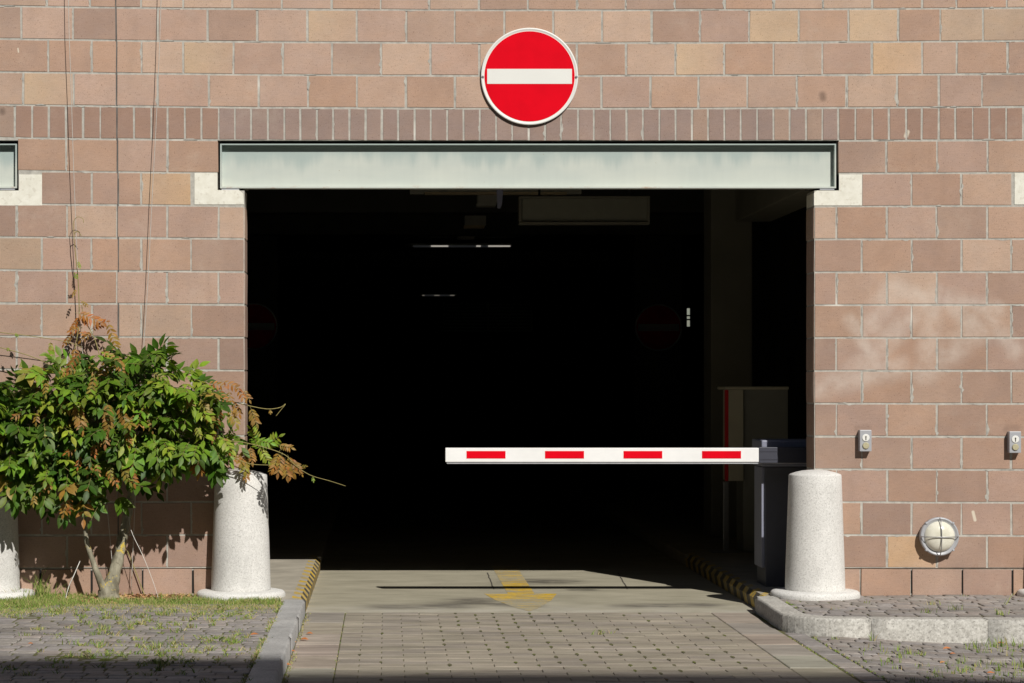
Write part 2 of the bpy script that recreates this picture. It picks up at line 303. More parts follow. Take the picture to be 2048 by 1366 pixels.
# ------------------------------------------------------------------ mesh helpers
class MB:
    def __init__(s): s.v = []; s.f = []; s.mi = []; s.c = []; s.sm = []
    def face(s, idx, mi=0, col=None, sm=False):
        s.f.append(tuple(idx)); s.mi.append(mi); s.sm.append(sm)
        if col is None: col = (0.5, 0.5, 0.5, 1)
        s.c.append(col if isinstance(col, list) else [col] * len(idx))
    def add(s, vs): k = len(s.v); s.v += [tuple(x) for x in vs]; return k
    def box(s, a, b, mi=0, col=None, bev=0.0):
        x0, y0, z0 = [min(a[i], b[i]) for i in range(3)]; x1, y1, z1 = [max(a[i], b[i]) for i in range(3)]
        if bev > 0:
            e = min(bev, (x1-x0)*.45, (y1-y0)*.45, (z1-z0)*.45)
            import bmesh
            bm = bmesh.new(); bmesh.ops.create_cube(bm, size=1.0)
            for v in bm.verts: v.co = Vector((x0 if v.co.x < 0 else x1, y0 if v.co.y < 0 else y1, z0 if v.co.z < 0 else z1))
            bmesh.ops.bevel(bm, geom=bm.edges[:], offset=e, segments=2, affect='EDGES', profile=0.6)
            bm.verts.index_update(); k = s.add([v.co for v in bm.verts])
            for f in bm.faces: s.face([k + v.index for v in f.verts], mi, col, False)
            bm.free(); return
        k = s.add([(x0,y0,z0),(x1,y0,z0),(x1,y1,z0),(x0,y1,z0),(x0,y0,z1),(x1,y0,z1),(x1,y1,z1),(x0,y1,z1)])
        for q in ((0,3,2,1),(4,5,6,7),(0,1,5,4),(1,2,6,5),(2,3,7,6),(3,0,4,7)): s.face([k+i for i in q], mi, col)
    def prism_xz(s, pts, y0, y1, mi=0, col=None):       # polygon in X,Z extruded along Y (counter-clockwise seen from -Y)
        n = len(pts); k = s.add([(p[0], y0, p[1]) for p in pts] + [(p[0], y1, p[1]) for p in pts])
        s.face([k+i for i in range(n)], mi, col); s.face([k+n+i for i in reversed(range(n))], mi, col)
        for i in range(n):
            j = (i+1) % n; s.face([k+i, k+n+i, k+n+j, k+j], mi, col)
    def prism_xy(s, pts, z0, z1, mi=0, col=None):
        n = len(pts); k = s.add([(p[0], p[1], z0) for p in pts] + [(p[0], p[1], z1) for p in pts])
        s.face([k+i for i in reversed(range(n))], mi, col); s.face([k+n+i for i in range(n)], mi, col)
        for i in range(n):
            j = (i+1) % n; s.face([k+i, k+j, k+n+j, k+n+i], mi, col)
    def tube(s, pts, rad, seg=8, mi=0, col=None, wob=0.0, cap=True):
        pts = [Vector(p) for p in pts]; n = len(pts)
        rad = rad if isinstance(rad, (list, tuple)) else [rad] * n
        up = Vector((0.3, 0.9, 0.2)); rings = []
        for i, p in enumerate(pts):
            t = (pts[min(i+1, n-1)] - pts[max(i-1, 0)]).normalized()
            a = t.cross(up)
            if a.length < 1e-3: a = t.cross(Vector((1, 0, 0)))
            a.normalize(); b = t.cross(a)
            rr = rad[i]
            ring = []
            for j in range(seg):
                th = 2*math.pi*j/seg
                d = a*math.cos(th) + b*math.sin(th)
                q = rr * (1 + wob * mnoise.noise((p + d*rr) * 28))
                ring.append(p + d*q)
            rings.append(s.add(ring))
        for i in range(n-1):
            for j in range(seg):
                k = (j+1) % seg
                s.face([rings[i]+j, rings[i]+k, rings[i+1]+k, rings[i+1]+j], mi, col, True)
        if cap:
            s.face([rings[0]+j for j in reversed(range(seg))], mi, col); s.face([rings[-1]+j for j in range(seg)], mi, col)
    def lathe(s, prof, c, axis='Z', seg=48, mi=0, col=None, flip=False):  # prof list of (r, h); axis Z up or Y (towards -Y)
        ks = []
        for r, h in prof:
            vs = []
            for j in range(seg):
                th = 2*math.pi*j/seg
                if axis == 'Z': vs.append((c[0]+r*math.cos(th), c[1]+r*math.sin(th), c[2]+h))
                else: vs.append((c[0]+r*math.cos(th), c[1]-h, c[2]+r*math.sin(th)))
            ks.append(s.add(vs))
        for i in range(len(prof)-1):
            m_ = mi[i] if isinstance(mi, (list, tuple)) else mi
            for j in range(seg):
                k = (j+1) % seg
                s.face([ks[i]+j, ks[i]+k, ks[i+1]+k, ks[i+1]+j], m_, col, True)
        m0 = mi[0] if isinstance(mi, (list, tuple)) else mi; m1 = mi[-1] if isinstance(mi, (list, tuple)) else mi
        s.face([ks[-1]+j for j in range(seg)], m1, col, False); s.face([ks[0]+j for j in reversed(range(seg))], m0, col, False)
    def build(s, name, mats, parent=None, origin=None):
        me = bpy.data.meshes.new(name)
        vs = s.v
        if origin is not None:
            vs = [(x-origin[0], y-origin[1], z-origin[2]) for x, y, z in vs]
        me.from_pydata(vs, [], s.f)
        for m in (mats if isinstance(mats, (list, tuple)) else [mats]): me.materials.append(m)
        me.polygons.foreach_set('material_index', s.mi); me.polygons.foreach_set('use_smooth', s.sm)
        ca = me.color_attributes.new('Col', 'FLOAT_COLOR', 'CORNER')
        flat = [x for f in s.c for c in f for x in (tuple(c) + (1.0,))[:4]]
        ca.data.foreach_set('color', flat)
        me.update()
        o = bpy.data.objects.new(name, me); COL.objects.link(o)
        if origin is not None and parent is None: o.location = origin
        if parent is not None: o.parent = parent
        return o
def tag(o, label=None, cat=None, group=None, kind=None):
    if label: o['label'] = label
    if cat: o['category'] = cat
    if group: o['group'] = group
    if kind: o['kind'] = kind
    return o
def thing(name, label, cat, loc=(0, 0, 0), group=None):
    o = bpy.data.objects.new(name, None); COL.objects.link(o); o.location = loc
    o.empty_display_size = 0.1
    return tag(o, label, cat, group)
def copy_tree(o, parent=None):
    c = o.copy(); COL.objects.link(c); c.parent = parent
    for ch in list(o.children): copy_tree(ch, c)
    return c
def struct(mb, name, mats, label=None):
    return tag(mb.build(name, mats), label, None, None, 'structure')

# ------------------------------------------------------------------ the building
def cy(n): return 20.5 + 65.55 * n
def warp(x, y):                    # courses bent slightly to follow the lens's pincushion distortion
    if x < 1060:
        t = min(1.0, (1060 - x) / 1060); d = (-8.5 + 11 * (max(y, 0) / 1135) ** 1.5) * t * t
    else:
        t = min(1.0, (x - 1060) / 988); d = (-5 + 8 * y / 1135) * t * t
    return y + d
J = {-1: [93.3,179.4,231.7,282,366.4,464.8,563.9,663,761.5,859,958,1055.4,1153.9,1251.3,1350.4,1448.8,1546.9,1645.3,1744.4,1844.2,1912.6,2013.7],
 0: [43,145.8,232,315.7,415,514.5,615,713.7,812,909.5,1009,1106.7,1204,1303.2,1400,1498.4,1597.5,1697.3,1796.4,1880.5,1966],
 1: [-5,96.7,183,233,283,366,467,566,664,762.2,860.6,959,1056,1153.9,1252,1350.8,1449,1547,1645,1744,1844,1913.5,2015],
 2: [46,147,233,315,417.5,517,616.5,713.7,812,910,1008,1106,1203,1300.8,1397,1495,1594,1693,1794,1878,1964]}
J3 = [30,64,98,132,166.4,200.6,233.4,267.6,302.5,335,369.8,403.3,437.5] + [437.5+32.63*i for i in range(1, 38)] + [1676.8,1711,1745,1778,1812.8,1843.6,1877.7,1911,1945.4,1978.6,2012.7,2046]
A_ = [33,135.4,236.4,336.5,437]; B_ = [-16,84.6,186,236.7,287,387.8]
AR = [1674.4,1774.2,1873.6,1974]; BR = [1628,1723.5,1823.3,1923,2022.5]
def row_joints(r):
    if r == 3:
        l = list(J3); st = 32.7
    elif r in J: l = list(J[r]); st = 98.5
    elif r < -1: l = list(J[0] if r % 2 == 0 else J[-1]); st = 98.5
    elif r == 4: l = [33,132.6,234,335,436] + [1677,1775,1877.7,1978.6]; st = 100
    elif r % 2 == 0: l = A_ + AR; st = 100
    else: l = B_ + BR; st = 100
    if r == 17: l = [-16, 81, 183, 285, 385.5] + [1628, 1726, 1825, 1925.6, 2026]
    if r >= 4:                                    # the bay pattern repeats either side
        base = [x for x in l]
        l = sorted(set([round(x, 1) for x in base] + [round(x - 1640, 1) for x in base if x > 1500] + [round(x + 1640, 1) for x in base if x < 500 and abs(x - 236.5) > 2]))
        l2 = [l[0]]
        for x in l[1:]:
            if x - l2[-1] > 18: l2.append(x)
        l = l2
    while l[0] > -1500: l.insert(0, l[0] - st)
    while l[-1] < 3500: l.append(l[-1] + st)
    return l
OPEN = [(-1152, -15), (490, 1627.5), (2129, 3268)]
SLOT = [(-1204, 36), (436, 1677), (2076, 3318)]
PADX = [(-1255, 83.7), (387.3, 1725), (2024, 3365)]
def excl(r):
    if r <= 3: return []
    if r == 4: return SLOT
    if r == 5: return PADX
    return OPEN
def subtract(a, b, ex):
    segs = [(a, b)]
    for e0, e1 in ex:
        out = []
        for s0, s1 in segs:
            if s1 <= e0 or s0 >= e1: out.append((s0, s1)); continue
            if s0 < e0: out.append((s0, e0))
            if s1 > e1: out.append((e1, s1))
        segs = out
    return [s for s in segs if s[1] - s[0] > 14]

C_NORM = (178, 146, 127); C_PALE = (197, 168, 146); C_MAUVE = (162, 134, 120); C_YEL = (208, 180, 143); C_OCH = (207, 170, 125)
C_ROSE = (184, 153, 138); C_ORNG = (184, 147, 123); C_SOLD = (156, 134, 125); C_OLIV = (182, 159, 134)
SPEC = [(85,177,C_YEL),(160,177,C_ROSE),(15,50,C_MAUVE),(95,45,C_ROSE),(465,50,C_MAUVE),(565,50,C_ROSE),(665,50,C_YEL),(760,50,C_ROSE),(860,50,C_MAUVE),
 (325,115,C_PALE),(415,115,C_YEL),(510,115,C_ROSE),(610,115,C_ROSE),(700,115,C_MAUVE),(810,120,C_PALE),(910,120,C_ROSE),(330,380,C_OCH),(210,380,C_ROSE),(40,115,C_NORM),(120,115,C_ORNG),(205,115,C_ORNG),
 (660,185,C_ORNG),(560,185,C_ROSE),(465,185,C_NORM),(365,185,C_ROSE),(760,185,C_NORM),(860,185,C_ORNG),(950,185,C_PALE),(1250,50,C_PALE),(1547,50,C_YEL),(1747,50,C_YEL),(1650,50,C_ORNG),(1840,50,C_ORNG),(1920,50,C_OLIV),(2005,50,C_OLIV),
 (1400,118,C_YEL),(1500,118,C_ORNG),(1600,118,C_PALE),(1695,118,C_ROSE),(1795,118,C_OCH),(1878,118,C_NORM),(1965,118,C_ORNG),(1546,185,C_MAUVE),(1645,185,C_NORM),(1745,185,C_PALE),(1835,185,C_NORM),(1920,185,C_ROSE),(2010,185,C_MAUVE),
 (1450,50,C_ROSE),(1450,185,C_NORM),(1200,120,C_NORM),(1300,120,C_PALE),(1205,185,C_ROSE),(1350,185,C_ORNG),(960,50,C_NORM),(750,5,C_ORNG),(900,5,C_PALE),(1690,5,C_PALE),(1790,5,C_ORNG),
 (1730,315,C_MAUVE),(1825,315,C_ORNG),(1930,315,C_ROSE),(2015,315,C_ORNG),(80,315,C_ORNG),(180,315,C_ORNG),(285,315,C_ROSE),(385,315,C_ORNG),(130,380,C_MAUVE),(260,380,C_ORNG),
 (1775,380,C_ROSE),(1875,380,C_ORNG),(1973,380,C_PALE),(1650,445,C_PALE),(1725,445,C_ORNG),(1825,445,C_ROSE),(1925,445,C_MAUVE),(2020,445,C_ORNG),
 (1675,512,C_MAUVE),(1775,512,C_ORNG),(1875,512,C_MAUVE),(1973,512,C_PALE),(1650,575,C_ROSE),(1725,575,C_NORM),(1825,575,C_PALE),(1925,575,C_ROSE),(2020,575,C_NORM),
 (15,445,C_MAUVE),(85,445,C_NORM),(185,445,C_PALE),(285,445,C_ROSE),(390,445,C_ROSE),(465,445,C_MAUVE),(40,510,C_OLIV),(135,510,C_ROSE),(210,510,C_ORNG),(340,510,C_ORNG),(440,510,C_MAUVE),
 (15,575,C_NORM),(85,575,C_ROSE),(185,575,C_ORNG),(285,575,C_ROSE),(390,575,C_ROSE),(465,575,C_PALE),(40,640,C_NORM),(135,640,C_PALE),(210,640,C_ROSE),(260,640,C_PALE),(340,640,C_PALE),(440,640,C_MAUVE),
 (15,705,C_MAUVE),(85,705,C_ROSE),(390,705,C_ROSE),(465,705,C_MAUVE),(1825,1100,C_OCH),(1720,1100,C_MAUVE),(1925,1100,C_MAUVE),(1700,1040,C_ORNG),(1775,1040,C_MAUVE),(1875,1040,C_MAUVE),(1973,1040,C_ROSE),
 (1650,835,C_MAUVE),(1825,835,C_ORNG),(1775,900,C_MAUVE),(1675,900,C_MAUVE),(1875,900,C_ROSE),(1973,900,C_NORM)]
def tone(c, k):
    v = lin(*c)[:3]; g_ = sum(v) / 3
    return tuple(min(1, max(0.01, (x * 0.86 + g_ * 0.14) * k * 0.98 * q)) for x, q in zip(v, (1.0, 0.995, 1.0)))
def brick_cols(cx, cyy, r, w):
    best = None
    for x, y, c in SPEC:
        if abs(x - cx) < w * 0.5 and abs(y - cyy) < 30: best = c; break
    if best is None:
        u = R.random()
        if r < 3: pool = [C_NORM, C_ROSE, C_ORNG, C_PALE, C_ROSE, C_MAUVE, C_PALE]
        else: pool = [C_NORM, C_MAUVE, C_ORNG, C_ROSE, C_NORM, C_ORNG]
        best = R.choice(pool)
    if r == 3:
        m = (cx - 436.0) % 1640 < 1241
        best = C_SOLD if m else (163, 131, 114)
        if m and R.random() < 0.15: best = (170, 143, 124)
    k = (1.03 if r < 3 else 0.99 if r < 9 else 0.92) * R.uniform(0.95, 1.05)
    mean = (186, 158, 136) if r < 3 else (159, 137, 126) if r == 3 else (177, 148, 127)
    best0 = best; q_ = 0.34 if r != 3 else 0.3
    if r == 3 and best not in (C_SOLD, (170, 143, 124)): mean = (165, 136, 119)
    best = tuple(best[j]*(1-q_) + mean[j]*q_ for j in range(3))
    base = tone(best, k)
    cs = []
    alt = tone(R.choice([C_MAUVE, C_PALE, C_ORNG, C_PALE]), k)
    for i in range(4):
        f = R.uniform(0, 0.40) if r != 3 else R.uniform(0, 0.10)
        if best0 in (C_OCH, C_YEL): f = (0.0, 0.55, 0.45, 0.1)[i] if R.random() < 0.7 else R.uniform(0, 0.3); alt = tone(C_PALE if best0 == C_OCH else C_ROSE, k)
        cs.append(tuple(base[j]*(1-f) + alt[j]*f for j in range(3)) + (1,))
    if best0 == C_OCH and cx < 500: cs = [cs[1], cs[0], cs[3], cs[2]]
    return cs

bld = thing('parking_garage', 'pinkish block-built garage building with wide dark vehicle entrance under a pale steel lintel', 'building')
wb = MB()
g = 2.0
for r in range(-5, 18):
    js = row_joints(r)
    y0, y1 = cy(r) + g, cy(r + 1) - g
    if r == 17: y1 = 1196
    for a, b in zip(js[:-1], js[1:]):
        for s0, s1 in subtract(a, b, excl(r)):
            gl = g if r != 3 else 1.9
            eL = any(abs(s0 - e1) < 3 for _, e1 in excl(r)); eR = any(abs(s1 - e0) < 3 for e0, _ in excl(r))
            j = lambda: R.uniform(-0.55, 0.55)
            ja = 1.3 if (abs(a - 234) < 4) else gl; jb = 1.3 if abs(b - 234) < 4 else gl
            x0 = s0 + (0 if eL else ja) + (j() if not eL else 0); x1 = s1 - (0 if eR else jb) + (j() if not eR else 0)
            cs = brick_cols((a + b) / 2 if r != 3 else (s0 + s1) / 2, (y0 + y1) / 2, r, b - a)
            pr = R.uniform(-0.0008, 0.0)
            P = [W(x0 + j(), warp(x0, y1) + j()), W(x1 + j(), warp(x1, y1) + j()), W(x1 + j(), warp(x1, y0) + j()), W(x0 + j(), warp(x0, y0) + j())]
            ctr = sum(P, Vector()) / 4
            openrow = r >= 6
            dl = 0.246 if (eL and openrow) else 0.03; dr = 0.246 if (eR and openrow) else 0.03
            ch = 0.0013; chL = 0.010 if (eL and openrow) else ch; chR = 0.010 if (eR and openrow) else ch
            dL = 0.010 if (eL and openrow) else 0.0014; dR = 0.010 if (eR and openrow) else 0.0014
            F = [Vector((P[0].x+chL, pr, P[0].z+ch)), Vector((P[1].x-chR, pr, P[1].z+ch)), Vector((P[2].x-chR, pr, P[2].z-ch)), Vector((P[3].x+chL, pr, P[3].z-ch))]
            O = [Vector((P[0].x, dL, P[0].z)), Vector((P[1].x, dR, P[1].z)), Vector((P[2].x, dR, P[2].z)), Vector((P[3].x, dL, P[3].z))]
            B = [Vector((P[0].x, dl, P[0].z)), Vector((P[1].x, dr, P[1].z)), Vector((P[2].x, dr, P[2].z)), Vector((P[3].x, dl, P[3].z))]
            k = wb.add(F + O + B)
            wb.face([k, k+1, k+2, k+3], 0, cs)
            for i in range(4):
                n2 = (i + 1) % 4
                wb.face([k+4+i, k+4+n2, k+n2, k+i], 0, [cs[i], cs[n2], cs[n2], cs[i]])
                wb.face([k+8+i, k+8+n2, k+4+n2, k+4+i], 0, [cs[i], cs[n2], cs[n2], cs[i]])
# mortar squeezed over block edges, chipped corners
for _ in range(520):
    r_ = R.randint(-1, 16); js = row_joints(r_)
    j0 = R.choice([x for x in js if -10 < x < 2060] or [0]); y0, y1 = cy(r_) + 3, cy(r_ + 1) - 3
    if any(e0 - 6 < j0 < e1 + 6 for e0, e1 in excl(r_)) or abs(j0 - 234) < 5: continue
    if R.random() < 0.55:
        ya = R.uniform(y0, y1 - 8); yb_ = min(y1, ya + R.uniform(5, 30)); n = 6; sd = R.choice((-1, 1)); wmx = R.uniform(1.2, 4.2)
        L_ = [(j0 + sd * (1.0 + wmx * math.sin(math.pi * q / n) * R.uniform(0.5, 1.1)), ya + (yb_ - ya) * q / n) for q in range(n + 1)]
        L2 = [(j0, p[1]) for p in L_]
    else:
        xa = j0 + R.uniform(-60, 40); xb = xa + R.uniform(6, 34); n = 6; sd = R.choice((-1, 1, 1)); yj = cy(r_); wmx = R.uniform(0.8, 2.6)
        if any(e0 - 6 < xx < e1 + 6 for e0, e1 in excl(r_) + excl(r_ - 1) for xx in (xa, xb)): continue
        L_ = [(xa + (xb - xa) * q / n, yj + sd * (1.2 + wmx * math.sin(math.pi * q / n) * R.uniform(0.5, 1.1))) for q in range(n + 1)]
        L2 = [(p[0], yj) for p in L_]
    k = wb.add([W(x, warp(x, y), -0.0012) for x, y in L_] + [W(x, warp(x, y), -0.0006) for x, y in L2])
    for q in range(n): wb.face([k+q, k+q+1, k+n+1+q+1, k+n+1+q], 1)
# mortar and core of the wall
def pbox(mb, x0, x1, y0, y1, d0, d1, mi=0): mb.box((GX(x0), d0, ZY(y1)), (GX(x1), d1, ZY(y0)), mi)
MD = 0.0024
for a, b in ((-1500, -1152), (-15, 490), (1627.5, 2129), (3268, 3500)):
    pbox(wb, a + (1.3 if a > -1500 else 0), b - (1.3 if b < 3500 else 0), 381, 1136, MD, 0.25, 1)
    pbox(wb, a + (1.3 if a > -1500 else 0), b - (1.3 if b < 3500 else 0), 1136, 1225, 0.012, 0.249, 1)
for a, b in ((-1500, -1204), (36, 436), (1677, 2076), (3318, 3500)):
    pbox(wb, a + 1, b - 1, 280.6, 381, MD, 0.25, 1)
pbox(wb, -1500, 3500, -420, 280.6, MD, 0.25, 1)
pbox(wb, -1503, 3503, -2300, -304, -0.002, 0.26, 2)      # upper storeys, above the picture
# horizontal bed joints flush behind row 17's open perpends
wall = wb.build('brick_wall', [M['brick'], M['mortar'], M['render']], bld)
# open weep slots: near-black plates stand in for the shade inside
for x in (-16+1640*0, 81, 183, 285, 385.5, 1726, 1825, 1925.6, 2026):
    wp = MB(); pbox(wp, x - 2.0, x + 2.0, 1141, 1186, 0.008, 0.0115)
    wp.build('weep_slot_shade', M['gapshade'], bld)
ej = MB()
for a, b in ((-300, 620), (620, 1128)):
    n = 14
    for i in range(n):
        ya = a + (b-a)*i/n; yb = a + (b-a)*(i+1)/n
        xa = 231.7 + (max(0, min(ya, 480)))/480*5.0; xb = 231.7 + (max(0, min(yb, 480)))/480*5.0
        k = ej.add([W(xa-1.5, yb, 0.0005), W(xb+1.5, yb, 0.0005), W(xb+1.5, ya, 0.0005), W(xa-1.5, ya, 0.0005)])
        ej.face([k, k+1, k+2, k+3])
ej.build('expansion_joint', M['seal'], bld)

def lintel(off):
    m = MB(); x0, x1, y0, y1 = 440 + off, 1673 + off, 287, 376
    f0 = 0.012; wd = 0.056
    t = 3.0
    pbox(m, x0 + t, x1 - t, y0 + t, y1 - t, wd, 0.09, 0)
    pbox(m, x0 + t, x1 - t, y0, y0 + 2.4, f0, 0.09, 0)
    pbox(m, x0 + t, x1 - t, y1 - 3.2, y1, f0, 0.09, 0)
    pbox(m, x0, x0 + t, y0, y1, f0, 0.09, 0); pbox(m, x1 - t, x1, y0, y1, f0, 0.09, 0)
    l = m.build('lintel', M['lintel'], bld)
    b = MB(); pbox(b, x0 + 52, x1 - 48, y0 + 1, 367, 0.092, 0.25, 0); pbox(b, x0 - 3, x0 + 52, y0 + 1, y1 - 1, 0.092, 0.25, 0); pbox(b, x1 - 48, x1 + 3, y0 + 1, y1 - 1, 0.092, 0.25, 0)
    b.build('lintel_core', M['inwall'], l)
    for a in ((x0 + 3, x0 + 38), (x1 - 33, x1 - 4)):
        q = MB(); pbox(q, a[0], a[1], 377.2, 379.8, 0.006, 0.2); q.build('bearing_plate', M['grey'], l)
    return l
for off in (0, -1640, 1640): lintel(off)
def pad(off, right):
    m = MB()
    if not right: pts = [(389, 409), (389, 346), (434.5, 346), (434.5, 380), (478, 380), (486, 387), (488.5, 409)]
    else: pts = [(1724, 411), (1724, 349), (1678, 349), (1678, 381), (1634, 381), (1628, 386), (1628, 411)]
    P = [(GX(x + off), ZY(y)) for x, y in pts]
    if not right: P = list(reversed(P))
    m.prism_xz(P, -0.001, 0.246)
    bpy.context.view_layer.update()
    return m.build('padstone', M['pad'], bld)
pad(0, False); pad(0, True); pad(-1640, True); pad(1640, False); pad(-1640, False); pad(1640, True)

# garage interior
CEIL = 3.35
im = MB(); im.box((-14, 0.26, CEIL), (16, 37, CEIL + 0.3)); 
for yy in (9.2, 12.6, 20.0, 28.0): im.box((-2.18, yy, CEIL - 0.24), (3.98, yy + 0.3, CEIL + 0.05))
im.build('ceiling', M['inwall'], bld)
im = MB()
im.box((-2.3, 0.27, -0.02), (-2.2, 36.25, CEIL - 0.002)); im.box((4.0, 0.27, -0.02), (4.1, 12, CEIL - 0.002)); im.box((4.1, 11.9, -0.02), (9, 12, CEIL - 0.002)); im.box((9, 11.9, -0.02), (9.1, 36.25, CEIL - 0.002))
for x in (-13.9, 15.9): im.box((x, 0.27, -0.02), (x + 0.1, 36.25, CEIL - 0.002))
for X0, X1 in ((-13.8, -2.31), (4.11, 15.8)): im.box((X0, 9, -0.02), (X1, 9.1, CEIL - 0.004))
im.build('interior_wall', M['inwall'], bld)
# back wall with a narrow slit window
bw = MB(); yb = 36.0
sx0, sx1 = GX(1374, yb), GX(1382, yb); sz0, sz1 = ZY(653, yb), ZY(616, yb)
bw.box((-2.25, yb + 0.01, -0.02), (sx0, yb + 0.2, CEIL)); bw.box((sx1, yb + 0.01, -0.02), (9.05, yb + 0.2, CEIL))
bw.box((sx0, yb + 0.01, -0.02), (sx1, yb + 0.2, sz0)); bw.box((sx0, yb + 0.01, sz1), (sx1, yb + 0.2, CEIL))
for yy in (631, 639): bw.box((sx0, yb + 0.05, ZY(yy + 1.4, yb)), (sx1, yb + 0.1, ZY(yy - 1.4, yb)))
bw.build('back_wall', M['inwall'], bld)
gr = MB(); yb2 = 35.8
for i in range(9):
    ya = 607 + i * 6.6
    gr.box((GX(887, yb2), yb2, ZY(ya + 3.2, yb2)), (GX(1062, yb2), yb2 + 0.05, ZY(ya, yb2)))
for x in (886, 975, 1062, 1148):
    gr.box((GX(x, yb2), yb2 - 0.01, ZY(664, yb2)), (GX(x + 3, yb2), yb2 + 0.06, ZY(604, yb2)))
gr.build('louvre_grille', M['lampbody'], bld)

# ------------------------------------------------------------------ ground
gm = MB(); k = gm.add([(-300, -300, -0.09), (300, -300, -0.09), (300, 400, -0.09), (-300, 400, -0.09)]); gm.face([k, k+1, k+2, k+3])
struct(gm, 'ground', M['asphalt'])
CB = -0.215     # front edge of the concrete slab
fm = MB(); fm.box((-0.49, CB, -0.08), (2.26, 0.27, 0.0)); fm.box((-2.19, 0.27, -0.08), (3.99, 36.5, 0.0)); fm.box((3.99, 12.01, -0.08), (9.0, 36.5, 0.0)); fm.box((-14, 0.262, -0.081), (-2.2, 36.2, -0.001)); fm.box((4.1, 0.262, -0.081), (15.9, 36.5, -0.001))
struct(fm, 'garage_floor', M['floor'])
PL = 0.089
pm = MB(); pm.box((-2.18, 0.262, -0.079), (-0.563, 30, PL)); pm.box((-0.9, -0.34, -0.079), (-0.563, 0.262, PL - 0.002))
struct(pm, 'platform_left', M['plat'])
pm = MB(); pm.box((2.345, 0.262, -0.079), (3.98, 30, PL)); pm.box((2.345, -0.2, -0.079), (2.64, 0.262, PL - 0.002))
struct(pm, 'platform_right', M['plat'])
# striped kerb edges inside the entrance
def striped(name, xo, xi, y0, y1):
    m = MB(); sgn = 1 if xi > xo else -1
    ch = 0.03
    n = int((y1 - y0) / 0.14); y = y0
    sl_ = 0.14
    pr = [(xi, PL), (xo - sgn * -0.0 , PL)]
    # cross section: top from xi to xo-ch, chamfer down to xo, face to ground; xo is the drive side
    def sec(yy, sh): return [(xi, yy + 0.12, PL), (xo + (-ch if xo > xi else ch), yy, PL), (xo, yy + sh*0.35, PL - ch), (xo, yy + sh, -0.002)]
    for i in range(n):
        a = y0 + i * 0.14; b = a + 0.14
        k = m.add(sec(a, -sl_) + sec(b, -sl_)); mi = i % 2
        for q in range(3):
            f = [k+q, k+q+1, k+4+q+1, k+4+q] if xo > xi else [k+q, k+4+q, k+4+q+1, k+q+1]
            m.face(f, mi if (q > 0 or mi == 0) else 2)
    k = m.add([(xi, y0 + 0.12, PL), (xi, y0, PL), (xo + (-ch if xo > xi else ch), y0, PL), (xo, y0 - sl_*0.35, PL - ch), (xo, y0 - sl_, -0.002), (xi, y0, -0.002)])
    m.face([k+1, k+2, k+3, k+4, k+5], 2); m.face([k, k+1, k+2], 2)
    return tag(m.build(name, [M['ystripe'], M['kblack'], M['plat']]), None, None, None, 'structure')
striped('striped_kerb_left', -0.48, -0.563, -0.335, 3.3)
striped('striped_kerb_right', 2.262, 2.345, -0.10, 3.5)
pm = MB(); pm.box((-0.5635, 3.1, -0.05), (-0.482, 30, PL - 0.001)); pm.box((2.264, 3.3, -0.05), (2.3455, 30, PL - 0.001)); struct(pm, 'inner_kerb', M['plat'])

# pavers of the driveway
pv = MB()
def paver(mb, x0, x1, y0, y1, z, cols, mi=0, gap=0.003, top=0.004, zs=None):
    zz = zs or (lambda x, y: z)
    x0 += gap; x1 -= gap; y0 += gap; y1 -= gap
    t = top; jz = R.uniform(-0.0015, 0.0015)
    A = [(x0, y0), (x1, y0), (x1, y1), (x0, y1)]
    T = [(x0+t, y0+t), (x1-t, y0+t), (x1-t, y1-t), (x0+t, y1-t)]
    k = mb.add([(a[0], a[1], zz(*a) + jz - t * 0.9) for a in A] + [(a[0], a[1], zz(*a) + jz) for a in T] + [(a[0], a[1], zz(*a) - 0.03) for a in A])
    mb.face([k+4, k+5, k+6, k+7], mi, cols)
    for i in range(4):
        j = (i+1) % 4
        mb.face([k+i, k+j, k+4+j, k+4+i], mi, cols); mb.face([k+8+i, k+8+j, k+j, k+i], mi, cols)
def pcol():
    b = R.choice([(0.32, 0.285, 0.225), (0.335, 0.295, 0.235), (0.30, 0.265, 0.22)]); k = R.uniform(0.94, 1.06)
    return tuple(x * k for x in b) + (1,)
xL, xR = -0.24, 1.95
yseam = -1.41
row = 0; y = CB
while y > -9:
    d = 0.11
    if abs(y - yseam) < 0.056: y = yseam - 0.022
    y2 = y - d
    x = xL + (0 if row % 2 == 0 else -0.11)
    while x < xR - 0.01:
        a = max(x, xL); b = min(x + 0.22, xR)
        gp = 0.0016
        if b - a > 0.03:
            paver(pv, a, b, y2, y, 0.0, pcol(), 0, gp, 0.0022)
        x += 0.22
    row += 1; y = y2
for (a0, a1) in ((-0.478, -0.24), (1.95, 2.19)):
    y = CB; first = True
    while y > -9:
        d = 0.6 if not first else (CB - yseam) / 2
        if y <= yseam + 0.01: d = 0.5; first = False
        paver(pv, a0, a1, y - d, y, 0.0, tuple(v * R.uniform(1.0, 1.1) for v in (0.32, 0.285, 0.235)) + (1,), 0, 0.004, 0.004); y -= d
